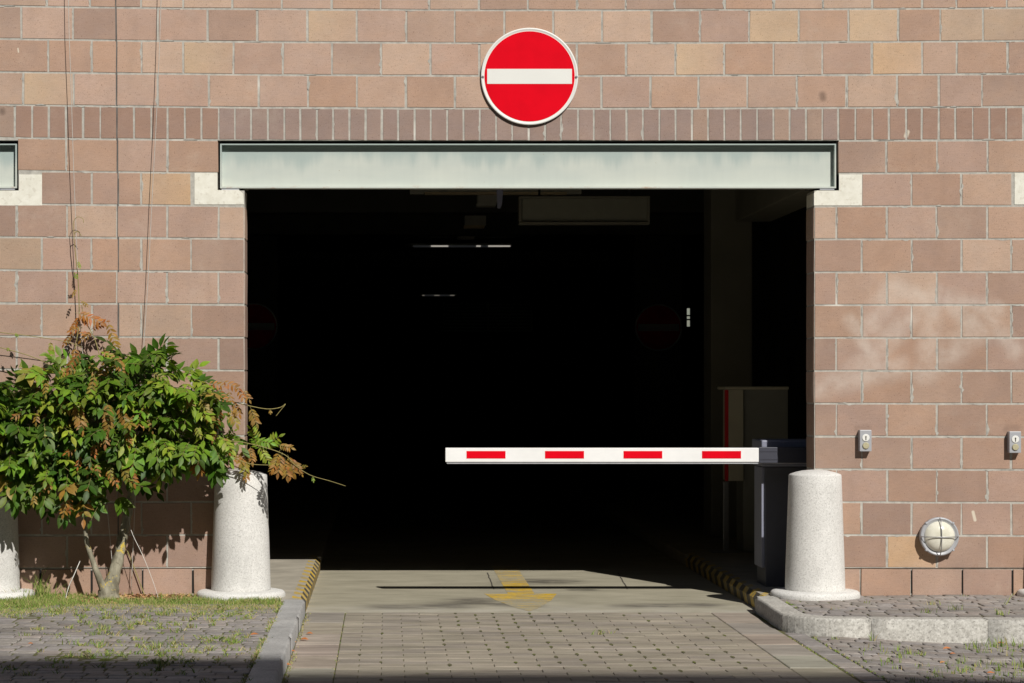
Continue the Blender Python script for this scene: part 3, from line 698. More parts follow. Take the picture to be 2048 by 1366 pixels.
# moss-filled wider gaps at the short joints
k = pv.add([(-0.48, -9, -0.0045), (2.22, -9, -0.0045), (2.22, CB, -0.0045), (-0.48, CB, -0.0045)]); pv.face([k, k+1, k+2, k+3], 1)
row = 0; y = CB
while y > -6:
    if abs(y - yseam) < 0.056: y = yseam - 0.022
    x = xL + (0.22 if row % 2 == 0 else 0.11)
    while x < xR - 0.02:
        u = mnoise.noise((x * 0.9 + 3.1, y * 0.8, 0.3))
        if (u > -0.10 and R.random() < 0.72 and x > 0.35) or R.random() < 0.12:
            h = R.uniform(0.003, 0.006) + 0.004; l = R.uniform(0.030, 0.052); yc = y - 0.055 + R.uniform(-0.01, 0.01); xc = x + R.uniform(-0.004, 0.004)
            pts = []
            n = 7; kk = pv.add([(xc + h*(1 + 0.3*R.random())*math.cos(q*2*math.pi/n), yc + l*math.sin(q*2*math.pi/n)*R.uniform(0.8, 1.1), 0.0016) for q in range(n)])
            pv.face([kk+q for q in range(n)], 1)
        x += 0.22
    row += 1; y -= 0.11
struct(pv, 'driveway', [M['paver'], M['sand']])

# setts
def scol(warm=0.0):
    b = R.choice([(0.285, 0.262, 0.238), (0.31, 0.28, 0.255), (0.27, 0.25, 0.235), (0.295, 0.272, 0.26), (0.29, 0.255, 0.23)]); k = R.uniform(0.92, 1.1)
    return tuple(x * k for x in b) + (1,)
def setts(mb, x0, x1, y0, y1, zf, inside=lambda x, y: True, w0=0.115, d0=0.10, along=False):
    y = y1
    while y > y0:
        d = d0 * R.uniform(0.9, 1.12); x = x0 - R.random() * w0
        while x < x1:
            ww = w0 * R.uniform(0.75, 1.3)
            a, b = max(x, x0), min(x + ww, x1); cx, cyy = (a + b) / 2, y - d / 2
            if b - a > 0.03 and inside(cx, cyy):
                c = scol(); gp = 0.0032
                j = lambda: R.uniform(-0.004, 0.004)
                dz = R.uniform(-0.002, 0.0015)
                wav = lambda xx: 0.012 * mnoise.noise((xx * 1.2, y * 0.6, 4.0))
                A = [(a+gp+j(), y-d+gp+j()), (b-gp+j(), y-d+gp+j()), (b-gp+j(), y-gp+j()), (a+gp+j(), y-gp+j())]
                A = [(p[0], p[1] + wav(p[0])) for p in A]
                ctr = (cx, cyy)
                def ins(p, f): return (p[0] + (ctr[0]-p[0])*f, p[1] + (ctr[1]-p[1])*f)
                zz = [zf(*p) + dz for p in A]
                tl = [R.uniform(-0.0012, 0.0012) for _ in range(4)]
                k = mb.add([(p[0], p[1], zf(*p) - 0.035) for p in A] + [(p[0], p[1], z_ - 0.004) for p, z_ in zip(A, zz)] +
                           [(*ins(p, 0.12), z_ - 0.0008 + t) for p, z_, t in zip(A, zz, tl)] + [(*ins(p, 0.35), z_ + t) for p, z_, t in zip(A, zz, tl)])
                for L in range(3):
                    for i in range(4):
                        q = (i+1) % 4; mb.face([k+4*L+i, k+4*L+q, k+4*L+4+q, k+4*L+4+i], 0, c, L > 0)
                mb.face([k+12, k+13, k+14, k+15], 0, c, True)
            x += ww
        y -= d
def zleft(x, y): return PL - 0.004 + 0.006 * mnoise.noise((x * 1.1, y * 1.1, 0))
sm = MB()
setts(sm, -5.4, -0.605, -7.5, -0.55, zleft)
k = sm.add([(-5.5, -9, PL - 0.010), (-0.6, -9, PL - 0.010), (-0.6, 0.02, PL - 0.010), (-5.5, 0.02, PL - 0.010)]); sm.face([k, k+1, k+2, k+3], 1)
struct(sm, 'pavement_left', [M['sett'], M['sand']])
sm = MB()
setts(sm, 2.34, 6.5, -1.40, -0.0, lambda x, y: PL - 0.003 + 0.005 * mnoise.noise((x, y, 2)), lambda x, y: x > 2.37 and y < -0.03 and not (x < 2.62 and y < -1.18 and (x - 2.62)**2 + (y + 1.18)**2 > 0.2**2))
k = sm.add([(2.36, -1.2, PL - 0.009), (2.55, -1.4, PL - 0.009), (6.5, -1.45, PL - 0.009), (6.5, 0.01, PL - 0.009), (2.36, 0.01, PL - 0.009)]); sm.face([k, k+1, k+2, k+3, k+4], 1)
struct(sm, 'pavement_right', [M['sett'], M['sand']])
def zstreet(x, y): 
    t = max(0, min(1, (x - 2.25) / 0.9)); return -0.034 * t * t * (3 - 2*t) - 0.002
sm = MB()
setts(sm, 2.32, 6.5, -7.5, -1.46, zstreet)
y = -1.3
while y > -7.5:       # border course of long setts
    l = R.uniform(0.12, 0.2); c = scol(); paver(sm, 2.195, 2.318, y - l, y, 0, c, 0, 0.005, 0.006, lambda x, y: -0.002); y -= l
nn = 12
for i in range(nn):
    xa = 2.19 + i * (6.5 - 2.19) / nn; xb = 2.19 + (i+1) * (6.5 - 2.19) / nn
    if i == 0: pass
    k = sm.add([(xa, -9, zstreet(xa, 0) - 0.009), (xb, -9, zstreet(xb, 0) - 0.009), (xb, -1.3, zstreet(xb, 0) - 0.009), (xa, -1.3, zstreet(xa, 0) - 0.009)]); sm.face([k, k+1, k+2, k+3], 1)
struct(sm, 'street', [M['sett'], M['sand']])

# kerbs
def kerb_run(mb, outer, inner, ztop, zb, seams):
    n = len(outer)
    for i in range(n - 1):
        if i in seams: continue
        o0, o1, i0, i1 = outer[i], outer[i+1], inner[i], inner[i+1]
        e = 0.012
        def lerp(a, b, t): return (a[0] + (b[0]-a[0])*t, a[1] + (b[1]-a[1])*t)
        w_ = math.hypot(o0[0]-i0[0], o0[1]-i0[1]); t = e / w_
        o0t, o1t = lerp(o0, i0, t), lerp(o1, i1, t)
        k = mb.add([(*i0, ztop), (*i1, ztop), (*o0t, ztop), (*o1t, ztop), (*o0, ztop - e), (*o1, ztop - e), (*o0, zb), (*o1, zb), (*i0, zb), (*i1, zb)])
        mb.face([k+2, k+3, k+1, k], 0, None, False); mb.face([k+4, k+5, k+3, k+2], 0, None, True); mb.face([k+6, k+7, k+5, k+4], 0, None, True)
        if i == 0 or (i-1) in seams: mb.face([k, k+8, k+6, k+4, k+2])
        if i == n-2 or (i+1) in seams: mb.face([k+1, k+3, k+5, k+7, k+9])
km = MB()
o, i_, se, y = [], [], set(), -0.345
yy = [-0.345, -0.42]
for L in (0.9, 1.0, 0.95, 1.05, 1.0, 1.0, 1.0, 1.0):
    ya = yy[-1]
    steps = 6
    for q in range(1, steps + 1): yy.append(ya - L * q / steps)
    se.add(len(yy) - 1); yy.append(ya - L - 0.008)
for q, y in enumerate(yy):
    jx = 0.004 * mnoise.noise((y * 7, 1.0, 0)) + 0.003 * mnoise.noise((y * 23, 4.0, 0))
    o.append((-0.478 + jx, y)); i_.append((-0.602, y))
kerb_run(km, o, i_, PL + 0.001, -0.06, se)
struct(km, 'kerb_left', M['kerb'])
km = MB()
o, i_, se = [], [], set()
def kp(x, y, nx, ny):
    jn = 0.006 * mnoise.noise((x * 6, y * 6, 3.0)); o.append((x + nx*jn, y + ny*jn)); i_.append((x - nx*0.125, y - ny*0.125))
for q in range(9): kp(2.225 - 0.02*q/8, -0.14 - 1.0*q/8, -1, 0)
for q in range(1, 9):
    a = math.pi/2*q/8; kp(2.205 + 0.33*(1-math.cos(a)), -1.14 - 0.34*math.sin(a), -math.cos(a), -math.sin(a))
x = 2.535; kp(2.64, -1.485, 0, -1)
se.add(len(o)-1)
xx = 2.648
for L in (0.62, 0.9, 1.0, 1.0):
    for q in range(7): kp(xx + L*q/6, -1.49 - 0.05*(xx + L*q/6 - 2.65), 0, -1)
    se.add(len(o)-1); xx += L + 0.008
kerb_run(km, o, i_, PL + 0.002, -0.09, se)
# mortar in the joints
for x in (2.644, 3.272, 4.18): km.box((x - 0.008, -1.486 - 0.05*(x-2.65), -0.05), (x + 0.008, -1.38, PL - 0.001))
struct(km, 'kerb_right', M['kerb2'])

# arrow painted on the slab
am = MB()
k = am.add([(0.80, 3.3, 0.0012), (0.80, 1.02, 0.0012), (0.645, 1.02, 0.0012), (0.70, 0.55, 0.0012), (0.79, 0.10, 0.0012), (0.87, -0.15, 0.0012), (0.95, 0.10, 0.0012), (1.05, 0.55, 0.0012), (1.12, 1.02, 0.0012), (0.975, 1.02, 0.0012), (0.985, 3.3, 0.0012)])
am.face([k, k+1, k+9, k+10]); am.face([k+1, k+2, k+3, k+4, k+5, k+6, k+7, k+8, k+9])
struct(am, 'floor_marking', M['yellow'])
am = MB()
for xa, ya, xb, yb_ in ((0.722, 1.35, 0.742, 2.7), (1.62, 1.35, 1.69, 2.7)):
    n = 10
    for i in range(n):
        f0, f1 = i/n, (i+1)/n; j0 = 0.006*mnoise.noise((xa, f0*9, 0)); j1 = 0.006*mnoise.noise((xa, f1*9, 0))
        k = am.add([(xa+(xb-xa)*f0-0.004+j0, ya+(yb_-ya)*f0, 0.002), (xa+(xb-xa)*f0+0.004+j0, ya+(yb_-ya)*f0, 0.002), (xa+(xb-xa)*f1+0.004+j1, ya+(yb_-ya)*f1, 0.002), (xa+(xb-xa)*f1-0.004+j1, ya+(yb_-ya)*f1, 0.002)])
        am.face([k, k+1, k+2, k+3])
struct(am, 'slab_joints', M['kblack'])

# ------------------------------------------------------------------ building across the street (its roof line shades the foreground)
H = (27.0 - 3.10) / 1.13
ob = thing('apartment_building', 'grey rendered building across the street whose roofline shades the foreground paving', 'building', (0, -27, 0))
m = MB(); m.box((-40, -12, -0.1), (45, 0, H)); m.build('wall', M['render'], ob)
for fl in range(5):
    for i in range(12):
        x = -30 + i * 5.5
        if fl < 5:
            m = MB(); z = 1.5 + fl * 3.9; m.box((x, 0.004, z), (x + 1.4, 0.05, z + 1.9)); wi = m.build('window', M['dglass'], ob)

# ------------------------------------------------------------------ no-entry signs
def make_sign(label, group=None):
    t = thing('no_entry_sign', label, 'road sign', (0, 0, 0), group)
    m = MB(); r = 0.296
    m.lathe([(r, -0.004), (r, 0.006), (r - 0.003, 0.0085), (r - 0.010, 0.0085), (r - 0.013, 0.006), (r - 0.02, 0.0055)], (0, 0, 0), 'Y', 96, 0)
    m.build('rim', M['signwhite'], t)
    m = MB(); m.lathe([(r - 0.02, 0.0), (r - 0.0215, 0.0068)], (0, 0, 0), 'Y', 96, 0)
    m.build('sign_face', M['red'], t)
    m = MB(); m.box((-0.258, -0.0078, -0.0455), (0.258, -0.0070, 0.0455)); m.build('bar', M['signwhite'], t)
    for sx in (-1, 1):
        m = MB(); m.lathe([(0.008, 0.004), (0.008, 0.010), (0.005, 0.0125)], (sx * 0.285, 0, -0.004), 'Y', 12); m.build('bolt', M['steel'], t)
    return t
sg = make_sign('large bright red and white no-entry disc fixed to sunlit wall above the entrance')
sg.location = W(1059, 153, -0.012)
for (px, py, lb) in ((1317, 655, 'dim no-entry disc deep in the dark garage, near the slit window'), (508, 653, 'dim no-entry disc deep in the dark garage, close to the left jamb')):
    c = copy_tree(sg); c['label'] = lb; c['group'] = 'no-entry discs inside the garage'
    c.location = W(px, py, 14.8); 
for k_, (px, lb) in enumerate(((1317, 'dark square concrete pillar deep inside carrying the right inner no-entry disc'), (508, 'dark square concrete pillar deep inside behind the left inner no-entry disc'))):
    m = MB(); X = GX(px, 14.8); m.box((-0.3, -0.2, 0), (0.3, 0.2, CEIL - PL - 0.005), bev=0.02)
    p = m.build('concrete_pillar', M['inwall']); p.location = (X, 15.03, PL); tag(p, lb, 'pillar', 'dark pillars deep in the garage')

# ------------------------------------------------------------------ bollards
def make_bollard(label, group):
    t = thing('bollard', label, 'bollard', (0, 0, 0), group)
    m = MB(); r0, r1, h = 0.181, 0.158, 0.735
    prof = [(r0, 0.02), (r0 - 0.001, 0.05)]
    for i in range(1, 8): prof.append((r0 + (r1 - r0) * i / 8, 0.05 + (h - 0.06) * i / 8))
    prof += [(r1, h - 0.006), (r1 - 0.002, h - 0.001), (r1 - 0.008, h + 0.003), (r1 * 0.75, h + 0.014), (r1 * 0.5, h + 0.023), (r1 * 0.2, h + 0.028), (0.004, h + 0.029)]
    m.lathe(prof, (0, 0, 0), 'Z', 64); m.build('shaft', M['bollard'], t)
    m = MB(); rb = 0.270
    m.lathe([(rb - 0.004, -0.05), (rb, 0.010), (rb - 0.004, 0.022), (rb - 0.014, 0.031), (rb - 0.035, 0.035), (0.19, 0.037), (0.1, 0.037)], (0, 0, 0), 'Z', 64)
    m.build('base', M['bollard'], t)
    return t
BG = 'granite bollards beside the garage openings'
b0 = make_bollard('speckled granite bollard left of the entrance, partly under the shrub', BG)
b0.location = (GX(482, -0.08), -0.08, PL)
for px, lb in ((1630, 'speckled granite bollard right of the entrance beside the striped boom'), (-20, 'granite bollard cut by the left picture edge, under the shrub'), (2126, 'granite bollard past the right picture edge, only its base rim showing')):
    c = copy_tree(b0); c.location = (GX(px, -0.08), -0.08, PL); c['label'] = lb

# ------------------------------------------------------------------ bulkhead lamp
t = thing('wall_lamp', 'round caged bulkhead lamp with cream glass low on the right wall', 'lamp', W(1875, 1072, 0))
r = 0.118
m = MB(); m.lathe([(r * 0.96, 0.0), (r * 0.96, 0.028), (r, 0.034), (r, 0.052), (r - 0.005, 0.060), (r - 0.011, 0.060), (r - 0.014, 0.055), (r - 0.021, 0.055), (r - 0.025, 0.050)], (0, 0, 0), 'Y', 64); m.build('housing', M['grey'], t)
m = MB(); pr = []
for i in range(0, 13):
    a = i / 12 * math.pi / 2; pr.append(((r - 0.024) * math.cos(a) + 0.0005, 0.048 + 0.052 * math.sin(a)))
m.lathe(pr, (0, 0, 0), 'Y', 64); m.build('glass_dome', M['glass'], t)
def arc(horizontal):
    m = MB(); P = []
    for i in range(17):
        a = -math.pi/2 + math.pi * i / 16; u = (r - 0.006) * math.sin(a); v = 0.058 + 0.050 * math.cos(a)
        P.append((u, -v, 0) if horizontal else (0.0, -v, u))
    m.tube(P, 0.0028, 8); return m
cage = arc(True); v_ = arc(False); off = len(cage.v); cage.v += v_.v; cage.f += [tuple(i + off for i in f) for f in v_.f]; cage.mi += v_.mi; cage.c += v_.c; cage.sm += v_.sm
cage.build('cage', M['steel'], t)
for a in (45, 135, 225, 315):
    m = MB(); cx, cz = (r - 0.003) * math.cos(math.radians(a)), (r - 0.003) * math.sin(math.radians(a))
    m.lathe([(0.008, 0.038), (0.008, 0.062), (0.005, 0.065)], (cx, 0, cz), 'Y', 12); m.build('screw', M['grey'], t)

# ------------------------------------------------------------------ key switches
def make_switch(label):
    t = thing('key_switch', label, 'key switch', (0, 0, 0), 'key switches on the right pier')
    m = MB(); m.box((-0.0355, -0.052, -0.065), (0.0355, 0.0, 0.065), bev=0.003); m.build('housing', M['grey'], t)
    m = MB(); m.lathe([(0.0225, 0.051), (0.0225, 0.0545), (0.020, 0.056)], (0, 0, 0.018), 'Y', 32)
    m.build('lock_rosette', M['signwhite'], t)
    m = MB(); m.lathe([(0.0045, 0.0555), (0.0045, 0.0575)], (0, 0, 0.024), 'Y', 16); m.box((-0.0028, -0.0575, 0.004), (0.0028, -0.0555, 0.022)); m.build('keyhole', M['keyhole'], t)
    m = MB(); m.lathe([(0.020, 0.051), (0.020, 0.057), (0.017, 0.060)], (0, 0, -0.030), 'Y', 32); m.build('button', M['button'], t)
    return t
k1 = make_switch('small grey key switch box on wall, nearer the entrance, above the bollard'); k1.location = W(1728, 881, 0)
k2 = copy_tree(k1); k2['label'] = 'small grey key switch box at the right picture edge above the round lamp'; k2.location = W(2026, 884, 0)

# ------------------------------------------------------------------ boom barrier
TB = 0.40
t = thing('boom_barrier', 'closed white boom barrier with four red bands and grey cabinet behind right bollard', 'barrier', (GX(1560, 0.7), 0.7, PL))
o0 = Vector((GX(1560, 0.7), 0.7, PL))
def rel(mb): 
    mb.v = [(v[0]-o0.x, v[1]-o0.y, v[2]-o0.z) for v in mb.v]; return mb
m = MB(); xa, xb = GX(891, TB), GX(1640, TB); za, zb = ZY(924, TB), ZY(896, TB)
m.box((xa, TB, za), (xb, TB + 0.085, zb), 0, bev=0.003)
m.box((xa + 0.009, TB + 0.006, za - 0.011), (xb, TB + 0.078, za - 0.004), 1)
m.box((xa + 0.012, TB + 0.012, za - 0.005), (xb, TB + 0.038, za + 0.001), 2)
k = len(m.v)
bo = rel(m).build('boom', [M['boomwhite'], M['alu'], M['gapshade']], t)
for a, b in ((933, 1011), (1090, 1168), (1247, 1324.5), (1404, 1482)):
    m = MB(); m.box((GX(a, TB), TB - 0.0015, ZY(917, TB)), (GX(b, TB), TB + 0.002, ZY(902, TB))); rel(m).build('red_band', M['red'], bo)
# cabinet
YC = 0.53
m = MB(); x0, x1 = GX(1531, YC), GX(1531, YC) + 0.33
m.box((x0, YC, PL), (x1, YC + 0.34, ZY(934, YC)), bev=0.006); rel(m).build('cabinet', M['cab'], t)
m = MB(); m.box((GX(1522, YC), YC - 0.02, ZY(933, YC)), (x1 + 0.01, YC + 0.36, ZY(880, YC)), bev=0.01); rel(m).build('cabinet_head', M['cabhead'], t)
m = MB(); m.box((GX(1524, YC), YC + 0.02, ZY(1136, YC)), (x0 - 0.001, YC + 0.3, ZY(934.5, YC)), bev=0.004); rel(m).build('door_edge', M['cabhead'], t)
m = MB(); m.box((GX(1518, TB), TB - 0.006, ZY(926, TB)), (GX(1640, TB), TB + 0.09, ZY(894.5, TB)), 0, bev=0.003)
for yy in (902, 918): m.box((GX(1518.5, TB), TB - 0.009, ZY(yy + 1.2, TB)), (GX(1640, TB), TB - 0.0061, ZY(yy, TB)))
rel(m).build('boom_shade_sleeve', M['clamp'], t)  # added sleeve: jamb shadow on the boom end put into its colour

# ------------------------------------------------------------------ inside the garage
def at(px, py, y): return W(px, py, y)
def wb_(mb, x0, x1, y0, y1, d, th, mi=0, bev=0.004): mb.box((GX(x0, d), d, ZY(y1, d)), (GX(x1, d), d + th, ZY(y0, d)), mi, bev=bev)
def wthing(name, label, cat, px, py, d, group=None):
    p = W(px, py, d); return thing(name, label, cat, p, group), p
def relp(mb, p): mb.v = [(v[0]-p.x, v[1]-p.y, v[2]-p.z) for v in mb.v]; return mb
# ticket machine
TM = 3.5
t, p = wthing('ticket_machine', 'grey ticket machine with pale side panel standing inside, behind the barrier cabinet', 'ticket machine', 1520, 1105, TM)
m = MB(); wb_(m, 1487, 1576, 779, 1105, TM, 0.35); relp(m, p).build('body', M['machine'], t)
m = MB(); wb_(m, 1450, 1578, 773, 779, TM - 0.03, 0.42, 0, 0.008); relp(m, p).build('lid', M['machpale'], t)
m = MB(); wb_(m, 1457.5, 1487, 779.4, 962, TM - 0.02, 0.3); relp(m, p).build('side_panel', M['machpale'], t)
m = MB(); wb_(m, 1450.5, 1457, 780, 962, TM - 0.01, 0.04); relp(m, p).build('red_edge', M['machred'], t)
m = MB(); wb_(m, 1447, 1458, 963, 1103, TM + 0.02, 0.05); relp(m, p).build('post', M['steel'], t)
m = MB(); wb_(m, 1424, 1478, 1103, 1106.5, TM - 0.05, 0.2); relp(m, p).build('base_plate', M['steel'], t)
# pillar and beam at the right
m = MB(); X0, X1 = GX(1422, 5.2), GX(1505, 5.2); m.box((-(X1-X0)/2, -0.0, 0), ((X1-X0)/2, 0.45, CEIL - PL - 0.005), bev=0.015)
p = m.build('concrete_pillar', M['pillar']); p.location = ((X0+X1)/2, 5.2, PL); tag(p, 'square painted concrete pillar just inside the entrance behind the ticket machine', 'pillar')
m = MB(); m.box((GX(1470, 5.2), 0.262, CEIL - 0.62), (GX(1470, 5.2) + 0.3, 5.19, CEIL - 0.003), bev=0.01); m.build('ceiling_beam', M['pillar'], bld)
# strip lamps
def strip(label, x0, x1, y0, y1, d, glowm, segs=()):
    t, p = wthing('strip_lamp', label, 'ceiling lamp', (x0+x1)/2, (y0+y1)/2, d, 'strip lamps under the garage ceiling')
    m = MB(); wb_(m, x0, x1, y0, y0 + (y1-y0)*0.5, d, 0.12); relp(m, p).build('lamp_body', M['lampbody'], t)
    L = x1 - x0; e = L * 0.085
    m = MB(); wb_(m, x0 + e, x1 - e, y0 + (y1-y0)*0.55, y1, d + 0.01, 0.08); relp(m, p).build('diffuser', M['litwarm'] if glowm is None else M['glowfaint'], t)
    if glowm is not None:
        for u0, u1 in segs:
            m = MB(); wb_(m, x0 + L*u0, x0 + L*u1, y0 + (y1-y0)*0.56, y1 - 0.3, d + 0.004, 0.004, 0, 0); relp(m, p).build('daylight_glint', glowm, t)  # emissive strip stands in for a daylight reflection
    for a, b in ((x0, x0 + e*0.97), (x1 - e*0.97, x1)):
        m = MB(); wb_(m, a, b, y0 + (y1-y0)*0.52, y1 - 1, d + 0.005, 0.09); relp(m, p).build('end_cap', M['lampbody'], t)
    m = MB(); top = W((x0+x1)/2, y0, d)
    for s in (0.25, 0.75):
        m = MB(); X = GX(x0 + L*s, d); m.tube([(X, d + 0.05, top.z), (X, d + 0.05, CEIL - 0.001)], 0.008, 6)
        relp(m, p).build('hanger', M['steel'], t)
strip('unlit strip lamp nearest the entrance, just under the steel lintel', 820, 1163, 377, 389, 7.3, None)
strip('glowing strip lamp halfway into the dark garage', 808, 1024, 486.5, 494, 17.0, M['tube'], ((0.25, 0.41), (0.67, 0.71), (0.78, 0.985)))  # lamp is not lit: its glow stands in for daylight reflections
strip('faint glowing strip lamp farthest back in the dark garage', 840, 915, 587, 592, 27.0, M['glowdim'], ((0.06, 0.12), (0.38, 0.52), (0.8, 0.92)))  # lamp is not lit: its faint glow stands in for daylight reflections
# hanging white bracket and ceiling boxes
t, p = wthing('hanging_bracket', 'thin pale tapered bracket hanging from the lintel underside', 'bracket', 999, 378, 0.6)
m = MB(); P = [(GX(993, .6), ZY(374, .6)), (GX(995, .6), ZY(416, .6)), (GX(1001, .6), ZY(416, .6)), (GX(1004, .6), ZY(408, .6)), (GX(1007, .6), ZY(374, .6))]
m.prism_xz(P, 0.6, 0.62); relp(m, p).build('blade', M['cabhead'], t)
m = MB(); m.box((GX(993, .6), 0.26, ZY(374, .6)), (GX(1007, .6), 0.64, ZY(370, .6))); relp(m, p).build('arm', M['cabhead'], t)
for i, (x0, x1, y0, y1, d, lb) in enumerate(((955, 995, 389, 412, 7.9, 'nearest small grey loudspeaker box hanging below the front strip lamp'), (930, 972, 431, 456, 10.5, 'middle small grey loudspeaker box hanging in the dark, with lit underside'), (917, 952, 460, 478, 13.5, 'farthest small grey loudspeaker box hanging just above glowing strip lamp'))):  # lamp's glow stands in for daylight reflections; lit underside is a warm tint
    t, p = wthing('loudspeaker_box', lb, 'loudspeaker', (x0+x1)/2, (y0+y1)/2, d, 'loudspeaker boxes in a row under the ceiling')
    m = MB(); wb_(m, x0, x1, y0, y1 - 6, d, 0.2); relp(m, p).build('housing', M['lampbody'], t)
    m = MB(); wb_(m, x0 - 2, x1 - 3, y1 - 5.8, y1, d + 0.01, 0.17); relp(m, p).build('grille', M['litwarm'] if i == 1 else M['lampbody'], t)  # middle box: lit underside put into the colour
    m = MB(); X = GX((x0+x1)/2, d); m.tube([(X, d + 0.1, ZY(y0, d)), (X, d + 0.1, CEIL - 0.001)], 0.012, 6); relp(m, p).build('hanger', M['steel'], t)
t, p = wthing('hanging_sign_box', 'wide dark grey blank sign box hanging inside under the ceiling', 'sign box', 1170, 420, 4.0)
m = MB(); wb_(m, 1044, 1294, 397, 443, 4.01, 0.1); relp(m, p).build('panel', M['signdark'], t)
m = MB()
wb_(m, 1038, 1300, 392, 396.6, 3.99, 0.14); wb_(m, 1038, 1300, 443.4, 448, 3.99, 0.14); wb_(m, 1038, 1043.6, 396.8, 443.2, 3.99, 0.14); wb_(m, 1294.4, 1300, 396.8, 443.2, 3.99, 0.14)
relp(m, p).build('frame', M['pillar'], t)
for x in (1080, 1260):
    m = MB(); X = GX(x, 4.0); m.tube([(X, 4.07, ZY(392, 4.0)), (X, 4.07, CEIL - 0.001)], 0.01, 6)
    relp(m, p).build('hanger', M['steel'], t)

# ------------------------------------------------------------------ climbing wires
def smooth(pts, n=6):
    out = []
    P = [Vector(p) for p in pts]
    for i in range(len(P)-1):
        p0, p1, p2, p3 = P[max(i-1, 0)], P[i], P[i+1], P[min(i+2, len(P)-1)]
        for j in range(n):
            t_ = j / n
            out.append(0.5*((2*p1) + (-p0+p2)*t_ + (2*p0-5*p1+4*p2-p3)*t_*t_ + (-p0+3*p1-3*p2+p3)*t_**3))
    out.append(P[-1]); return out
def wire(pts, lb):
    P = smooth([W(x, y, d) for x, y, d in pts], 4); org = P[0]
    m = MB(); m.tube([p - org for p in P], 0.0021, 6); o = m.build('climbing_wire', M['wire'])
    o.location = org; tag(o, lb, 'wire', 'climbing wires on the left pier'); return o
wire([(137, -330, -0.10), (137, 0, -0.095), (142, 170, -0.09), (147, 330, -0.085), (153, 480, -0.08), (160, 640, -0.075), (172, 760, -0.09), (205, 930, -0.11), (230, 1190, -0.12)], 'left climbing wire with a thin vine shoot winding up it')
wire([(328, -330, -0.09), (322, 0, -0.085), (314, 210, -0.075), (304, 400, -0.065), (296, 560, -0.055), (287, 700, -0.045), (275, 900, -0.05), (262, 1190, -0.05)], 'right climbing wire running bare down to the shrub top')

# ------------------------------------------------------------------ wisteria
wis = thing('wisteria_shrub', 'bushy green and bronze wisteria with forked mossy trunk against the left pier', 'shrub', W(225, 1190, -0.2))
wo_ = Vector(wis.location)
def wrel(mb): mb.v = [(v[0]-wo_.x, v[1]-wo_.y, v[2]-wo_.z) for v in mb.v]; return mb
m = MB()
def stem(pts, rads, seg=10, wob=0.12, n=7):
    P = smooth([W(x, y, d) for x, y, d in pts], n); rr = []
    for i in range(len(P)):
        f = i / (len(P)-1) * (len(rads)-1); a = int(min(f, len(rads)-2)); rr.append((rads[a] + (rads[a+1]-rads[a])*(f-a)) / S)
    m.tube(P, rr, seg, 0, None, wob)
stem([(216, 1206, -0.21), (218, 1185, -0.21), (226, 1160, -0.20), (238, 1110, -0.17), (248, 1065, -0.15), (257, 1020, -0.14), (266, 975, -0.14), (280, 900, -0.16)], [24, 20, 14, 10.5, 9.5, 9, 8, 6], 16, 0.25)
stem([(214, 1196, -0.22), (203, 1168, -0.24), (192, 1140, -0.26), (180, 1105, -0.26), (172, 1075, -0.26), (170, 1020, -0.25), (178, 950, -0.22)], [10, 7.5, 6, 5, 4.5, 4, 3], 12, 0.2)
stem([(266, 975, -0.14), (300, 900, -0.2), (340, 820, -0.25)], [7, 5, 3.5], 8)
stem([(178, 950, -0.22), (130, 880, -0.25), (60, 860, -0.25)], [4, 3.2, 2.5], 8)
stem([(280, 900, -0.16), (240, 820, -0.2), (200, 740, -0.2)], [5, 4, 3], 8)
wrel(m).build('trunk', M['bark'], wis)

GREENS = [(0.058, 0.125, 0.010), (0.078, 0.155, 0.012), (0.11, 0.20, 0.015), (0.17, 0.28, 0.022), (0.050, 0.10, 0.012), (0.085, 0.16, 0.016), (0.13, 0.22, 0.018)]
YG = [(0.24, 0.36, 0.03), (0.30, 0.38, 0.04), (0.20, 0.33, 0.025)]
BRZ = [(0.34, 0.175, 0.035), (0.32, 0.185, 0.035), (0.30, 0.19, 0.04), (0.38, 0.20, 0.055), (0.29, 0.135, 0.03)]
GOLD = [(0.36, 0.26, 0.05), (0.30, 0.27, 0.045), (0.38, 0.22, 0.045)]
def leaflet(mb, p, d, nrm, L, wd, col, fold=0.25, droop=0.2):
    d = d.normalized(); side = d.cross(nrm)
    if side.length < 1e-4: side = d.cross(Vector((0.3, 0.2, 1)))
    side.normalize(); n = side.cross(d).normalized()
    st = ((0.0, 0.10), (0.22, 0.80), (0.48, 1.0), (0.74, 0.62), (0.90, 0.22)); ids = []
    for s, wv in st:
        c = p + d*(L*s) - n*(droop*L*s*s); hw = wd*0.5*wv
        ids.append(mb.add([c - side*hw + n*(fold*hw), c, c + side*hw + n*(fold*hw)]))
    tip = mb.add([p + d*L - n*(droop*L*1.1)])
    kk = R.uniform(0.9, 1.1); cc = tuple(x*kk for x in col) + (1,); c2 = tuple(x*kk*0.88 for x in col) + (1,)
    for a, b in zip(ids[:-1], ids[1:]):
        mb.face([a, a+1, b+1, b], 0, cc, True); mb.face([a+1, a+2, b+2, b+1], 0, c2, True)
    a = ids[-1]; mb.face([a, a+1, tip], 0, cc, True); mb.face([a+1, a+2, tip], 0, c2, True)
